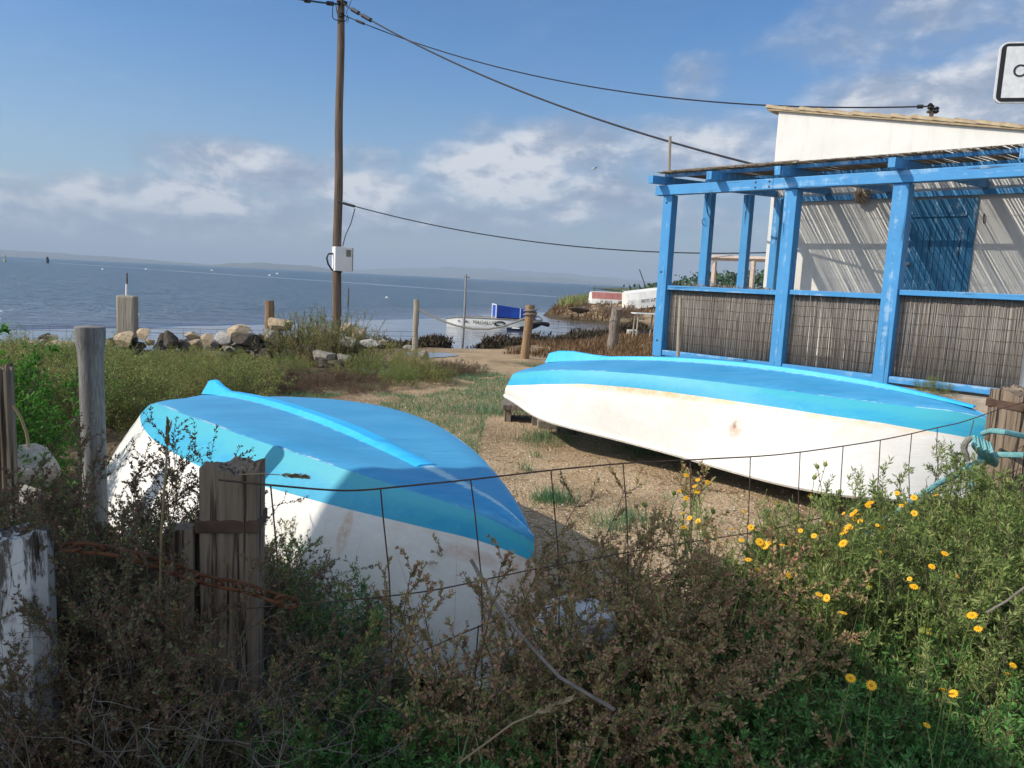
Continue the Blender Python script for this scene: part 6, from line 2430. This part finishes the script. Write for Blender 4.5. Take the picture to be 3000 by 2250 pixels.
# plants on the far point
n = 9000
xy = np.stack([r_.uniform(2.0, 16, n), r_.uniform(39, 66, n)], -1)
sd = shore_dist(xy[:, 0], xy[:, 1])
m1 = vnoise(xy[:, 0], xy[:, 1], .35, 51)
keep = (sd > .2) & ((m1 > .62) | ((xy[:, 1] > 55) & (m1 > .3)) | ((sd < 1.3) & (m1 > .3)))
xy = xy[keep]
blades('beach_scrub', xy, r_.uniform(.1, .45, len(xy)), r_.uniform(.05, .11, len(xy)), 'salt', r_, 'brown scrub and weed on the far point', .6)
n = 2600
xy = np.stack([r_.normal(5.6, 1.3, n), r_.normal(61, 2.0, n)], -1)
xy = xy[shore_dist(xy[:, 0], xy[:, 1]) > .3]
blades('beach_reeds', xy, r_.uniform(.4, 1.1, len(xy)), r_.uniform(.05, .09, len(xy)), 'lf_olive', r_, 'green reeds behind the red upturned boat on the far point', .35)
for i, (zx, zy, Y, s, lab) in enumerate(((1735, 903, 46, 1.5, 'grey green bush beside the dark heap on the far point'), (1815, 900, 41, 1.5, 'rusty brown bush in front of the upturned boats on the far point'), (1845, 908, 40, 1.3, 'rusty brown bush beside the cradle on the far point'))):
    p = P(zx, zy, Y)
    plant(HEATH[i % 2], p[0], p[1], s * 1.5, label=lab, cat='bush', group='bushes on the far point')

# pebbles
def pebbles(name, xy, size, label):
    n = len(xy)
    t_ = np.array([[1, 0, 0], [-1, 0, 0], [0, 1, 0], [0, -1, 0], [0, 0, 1], [0, 0, -1]], float)
    fc = np.array([[0, 2, 4], [2, 1, 4], [1, 3, 4], [3, 0, 4], [2, 0, 5], [1, 2, 5], [3, 1, 5], [0, 3, 5]])
    sc = np.stack([size * r_.uniform(.7, 1.3, n), size * r_.uniform(.7, 1.3, n), size * r_.uniform(.35, .7, n)], -1)
    V = t_[None] * sc[:, None] * r_.uniform(.8, 1.2, (n, 6, 1))
    a_ = r_.uniform(0, 6.28, n)
    c_, s_ = np.cos(a_)[:, None], np.sin(a_)[:, None]
    V = np.stack([V[..., 0] * c_ - V[..., 1] * s_, V[..., 0] * s_ + V[..., 1] * c_, V[..., 2]], -1)
    V += np.stack([xy[:, 0], xy[:, 1], ground_z(xy[:, 0], xy[:, 1]) + size * .12], -1)[:, None]
    o = npmesh(name, V.reshape(-1, 3), (fc[None] + np.arange(n)[:, None, None] * 6).reshape(-1, 3), M_['pebble'], smooth=False)
    return tag(o, label, 'pebbles', kind='stuff')


def pebble_build(t, b):
    col = t.ramp(t.island(), [(.08, (.15, .09, .05)), (.3, (.38, .25, .14)), (.55, (.52, .37, .22)), (.8, (.62, .50, .36)), (.95, (.70, .64, .55))])
    t.put(b.inputs['Base Color'], col)


M_['pebble'] = mat('pebble_stone', pebble_build, rough=.9, spec=.15)
n = 52000
yy = 2.3 + 9.5 * r_.uniform(0, 1, n) ** 1.7
xy = np.stack([r_.uniform(-1.6, 3.6, n) * (.55 + .075 * yy), yy], -1)
pebbles('pebbles', xy, r_.uniform(.003, .0085, n) * r_.choice([.8, 1, 1.6], n, p=[.5, .42, .08]), 'loose pebbles scattered over the gravel between the boats')

# puddle
th = np.linspace(0, 2 * math.pi, 40, endpoint=False)
q = G(1262, 1041, -.03)
rr = 1 + .18 * np.sin(th * 2 + 1) + .12 * np.sin(th * 3) + .06 * np.sin(th * 7)
V = np.stack([q[0] + rr * np.cos(th) * .42, q[1] + rr * np.sin(th) * .6, np.full(40, 0.0)], -1)
gz = float(ground_z(V[:, 0], V[:, 1]).max()) + .006
V[:, 2] = gz
me = bpy.data.meshes.new('puddle_water')
me.from_pydata([tuple(v) for v in V], [], [tuple(range(40))])
me.materials.append(mat('puddle_surface', color=(.10, .11, .13), rough=.08))
tag(link_mesh('puddle_water', me), kind='structure')

# wooded shore far to the right
n = 9000
xx = r_.uniform(48, 330, n)
yy = 268 + .12 * (xx - 60) + np.abs(r_.normal(0, 26, n))
hmax = 3.2 + 7.0 * vnoise(xx, yy * 0, .045, 61) + 2.6 * vnoise(xx, yy * 0, .15, 62) + (xx - 60) * .012
zz = -.3 + hmax * r_.uniform(0, 1, n) ** .7 * np.clip((xx - 44) / 26, .15, 1)
c_ = np.stack([xx, yy, zz], -1)
V, Fq = leaves_np(c_, r_.normal(0, 1, (n, 3)) + np.array([0, 0, .3]), r_.uniform(.9, 2.2, n), r_.uniform(.8, 1.8, n), r_)
tag(npmesh('far_wood', V, Fq, M_['lf_pine']), 'low green pine wood on the far right shore', 'wood', kind='stuff')
m = MB()
N2 = 40
V = []
for i in range(N2):
    x = 34 + i * 8.5
    y0_ = 250 + .12 * (x - 60) - 6 * math.sin(i * .6)
    V += [(x, y0_, WATER_Z - .1), (x, y0_ + 5, WATER_Z + .35), (x, y0_ + 120, WATER_Z + .4 + (2.4 + i * .12) * min(1, i / 9))]
for k in range(2): m.add(V, [(i * 3 + k, i * 3 + 3 + k, i * 3 + 4 + k, i * 3 + 1 + k) for i in range(N2 - 1)], k)
tag(m.build('shore', [mottled('pale_sand', (.34, .29, .21), (.5, .45, .36), .2, .9, 0), M_['hill']]), kind='structure')

# single dry grass ears and twigs that stand out
def ear(name, pts, r, label, headlen=.12, cat='dry grass'):
    mb = MB()
    mb.tube(pts, [r] * (len(pts) - 1) + [r * .7], 5)
    root = empty(name, pts[0])
    o = mb.build('stalk', M_['straw'], root)
    o.location = tuple(-np.array(pts[0], float))
    d = unit(np.array(pts[-1]) - np.array(pts[-2]))
    n_ = 46
    tt = r_.uniform(-.02, 1, n_)
    base = np.array(pts[-1]) + d * (tt * headlen)[:, None]
    sd_ = unit(np.cross(np.tile(d, (n_, 1)), r_.normal(0, 1, (n_, 3))))
    V, Fq = leaves_np(base - np.array(pts[0]), d * .9 + sd_ * .28, np.full(n_, .02), np.full(n_, .006), r_)
    npmesh('seed_head', V, Fq, M_['straw'], root)
    return tag(root, label, cat)


ear('dry_grass_ear', [P(1345, 2235, 1.42), P(1420, 2180, 1.42), P(1500, 2120, 1.42), P(1560, 2095, 1.42)], .0024, 'pale bent grass ear lying across the bottom middle', .085)
ear('dry_grass_ear', [P(468, 1760, 1.6), P(472, 1560, 1.6), P(482, 1420, 1.6), P(490, 1310, 1.6)], .0028, 'upright straw stalk in front of the turquoise boat stern, left of the gatepost', .05)
ear('dry_grass_ear', [P(700, 1390, 1.72), P(770, 1388, 1.72), P(820, 1391, 1.72)], .0016, 'thin straw ear sticking out sideways above the gatepost top', .055)
mb = MB()
mb.tube([P(40, 1188, 3.2), P(62, 1225, 3.2), P(78, 1270, 3.2), P(84, 1310, 3.2)], .006, 6)
tag(mb.build('dry_twig', M_['straw']), 'curved dry twig hanging by the dark post at the left edge', 'twig')
mb = MB()
mb.tube([P(2890, 1795, 1.95), P(2950, 1760, 1.95), P(3000, 1722, 1.95), P(3040, 1690, 1.95)], .003, 6)
tag(mb.build('dry_twig', M_['stem_grey']), 'long bare grey twig slanting at the right edge above the biggest flower', 'twig')
mb = MB()
mb.tube([P(1380, 1640, 1.86), P(1460, 1780, 1.8), P(1560, 1900, 1.72), P(1640, 1985, 1.66), P(1800, 2080, 1.6)], .0045, 6)
tag(mb.build('dry_branch', M_['stem_grey']), 'bare brown branch running down through the reddish sprigs below the bow', 'branch')
mb = MB()
q = G(1690, 1345, .01)
mb.tube([q, q + np.array([.12, .08, .008]), q + np.array([.22, .13, .01])], .005, 5)
tag(mb.build('dry_twig', M_['stem_brown']), 'small dark twig lying on the gravel between the two boats', 'twig')
bpy.context.view_layer.update()
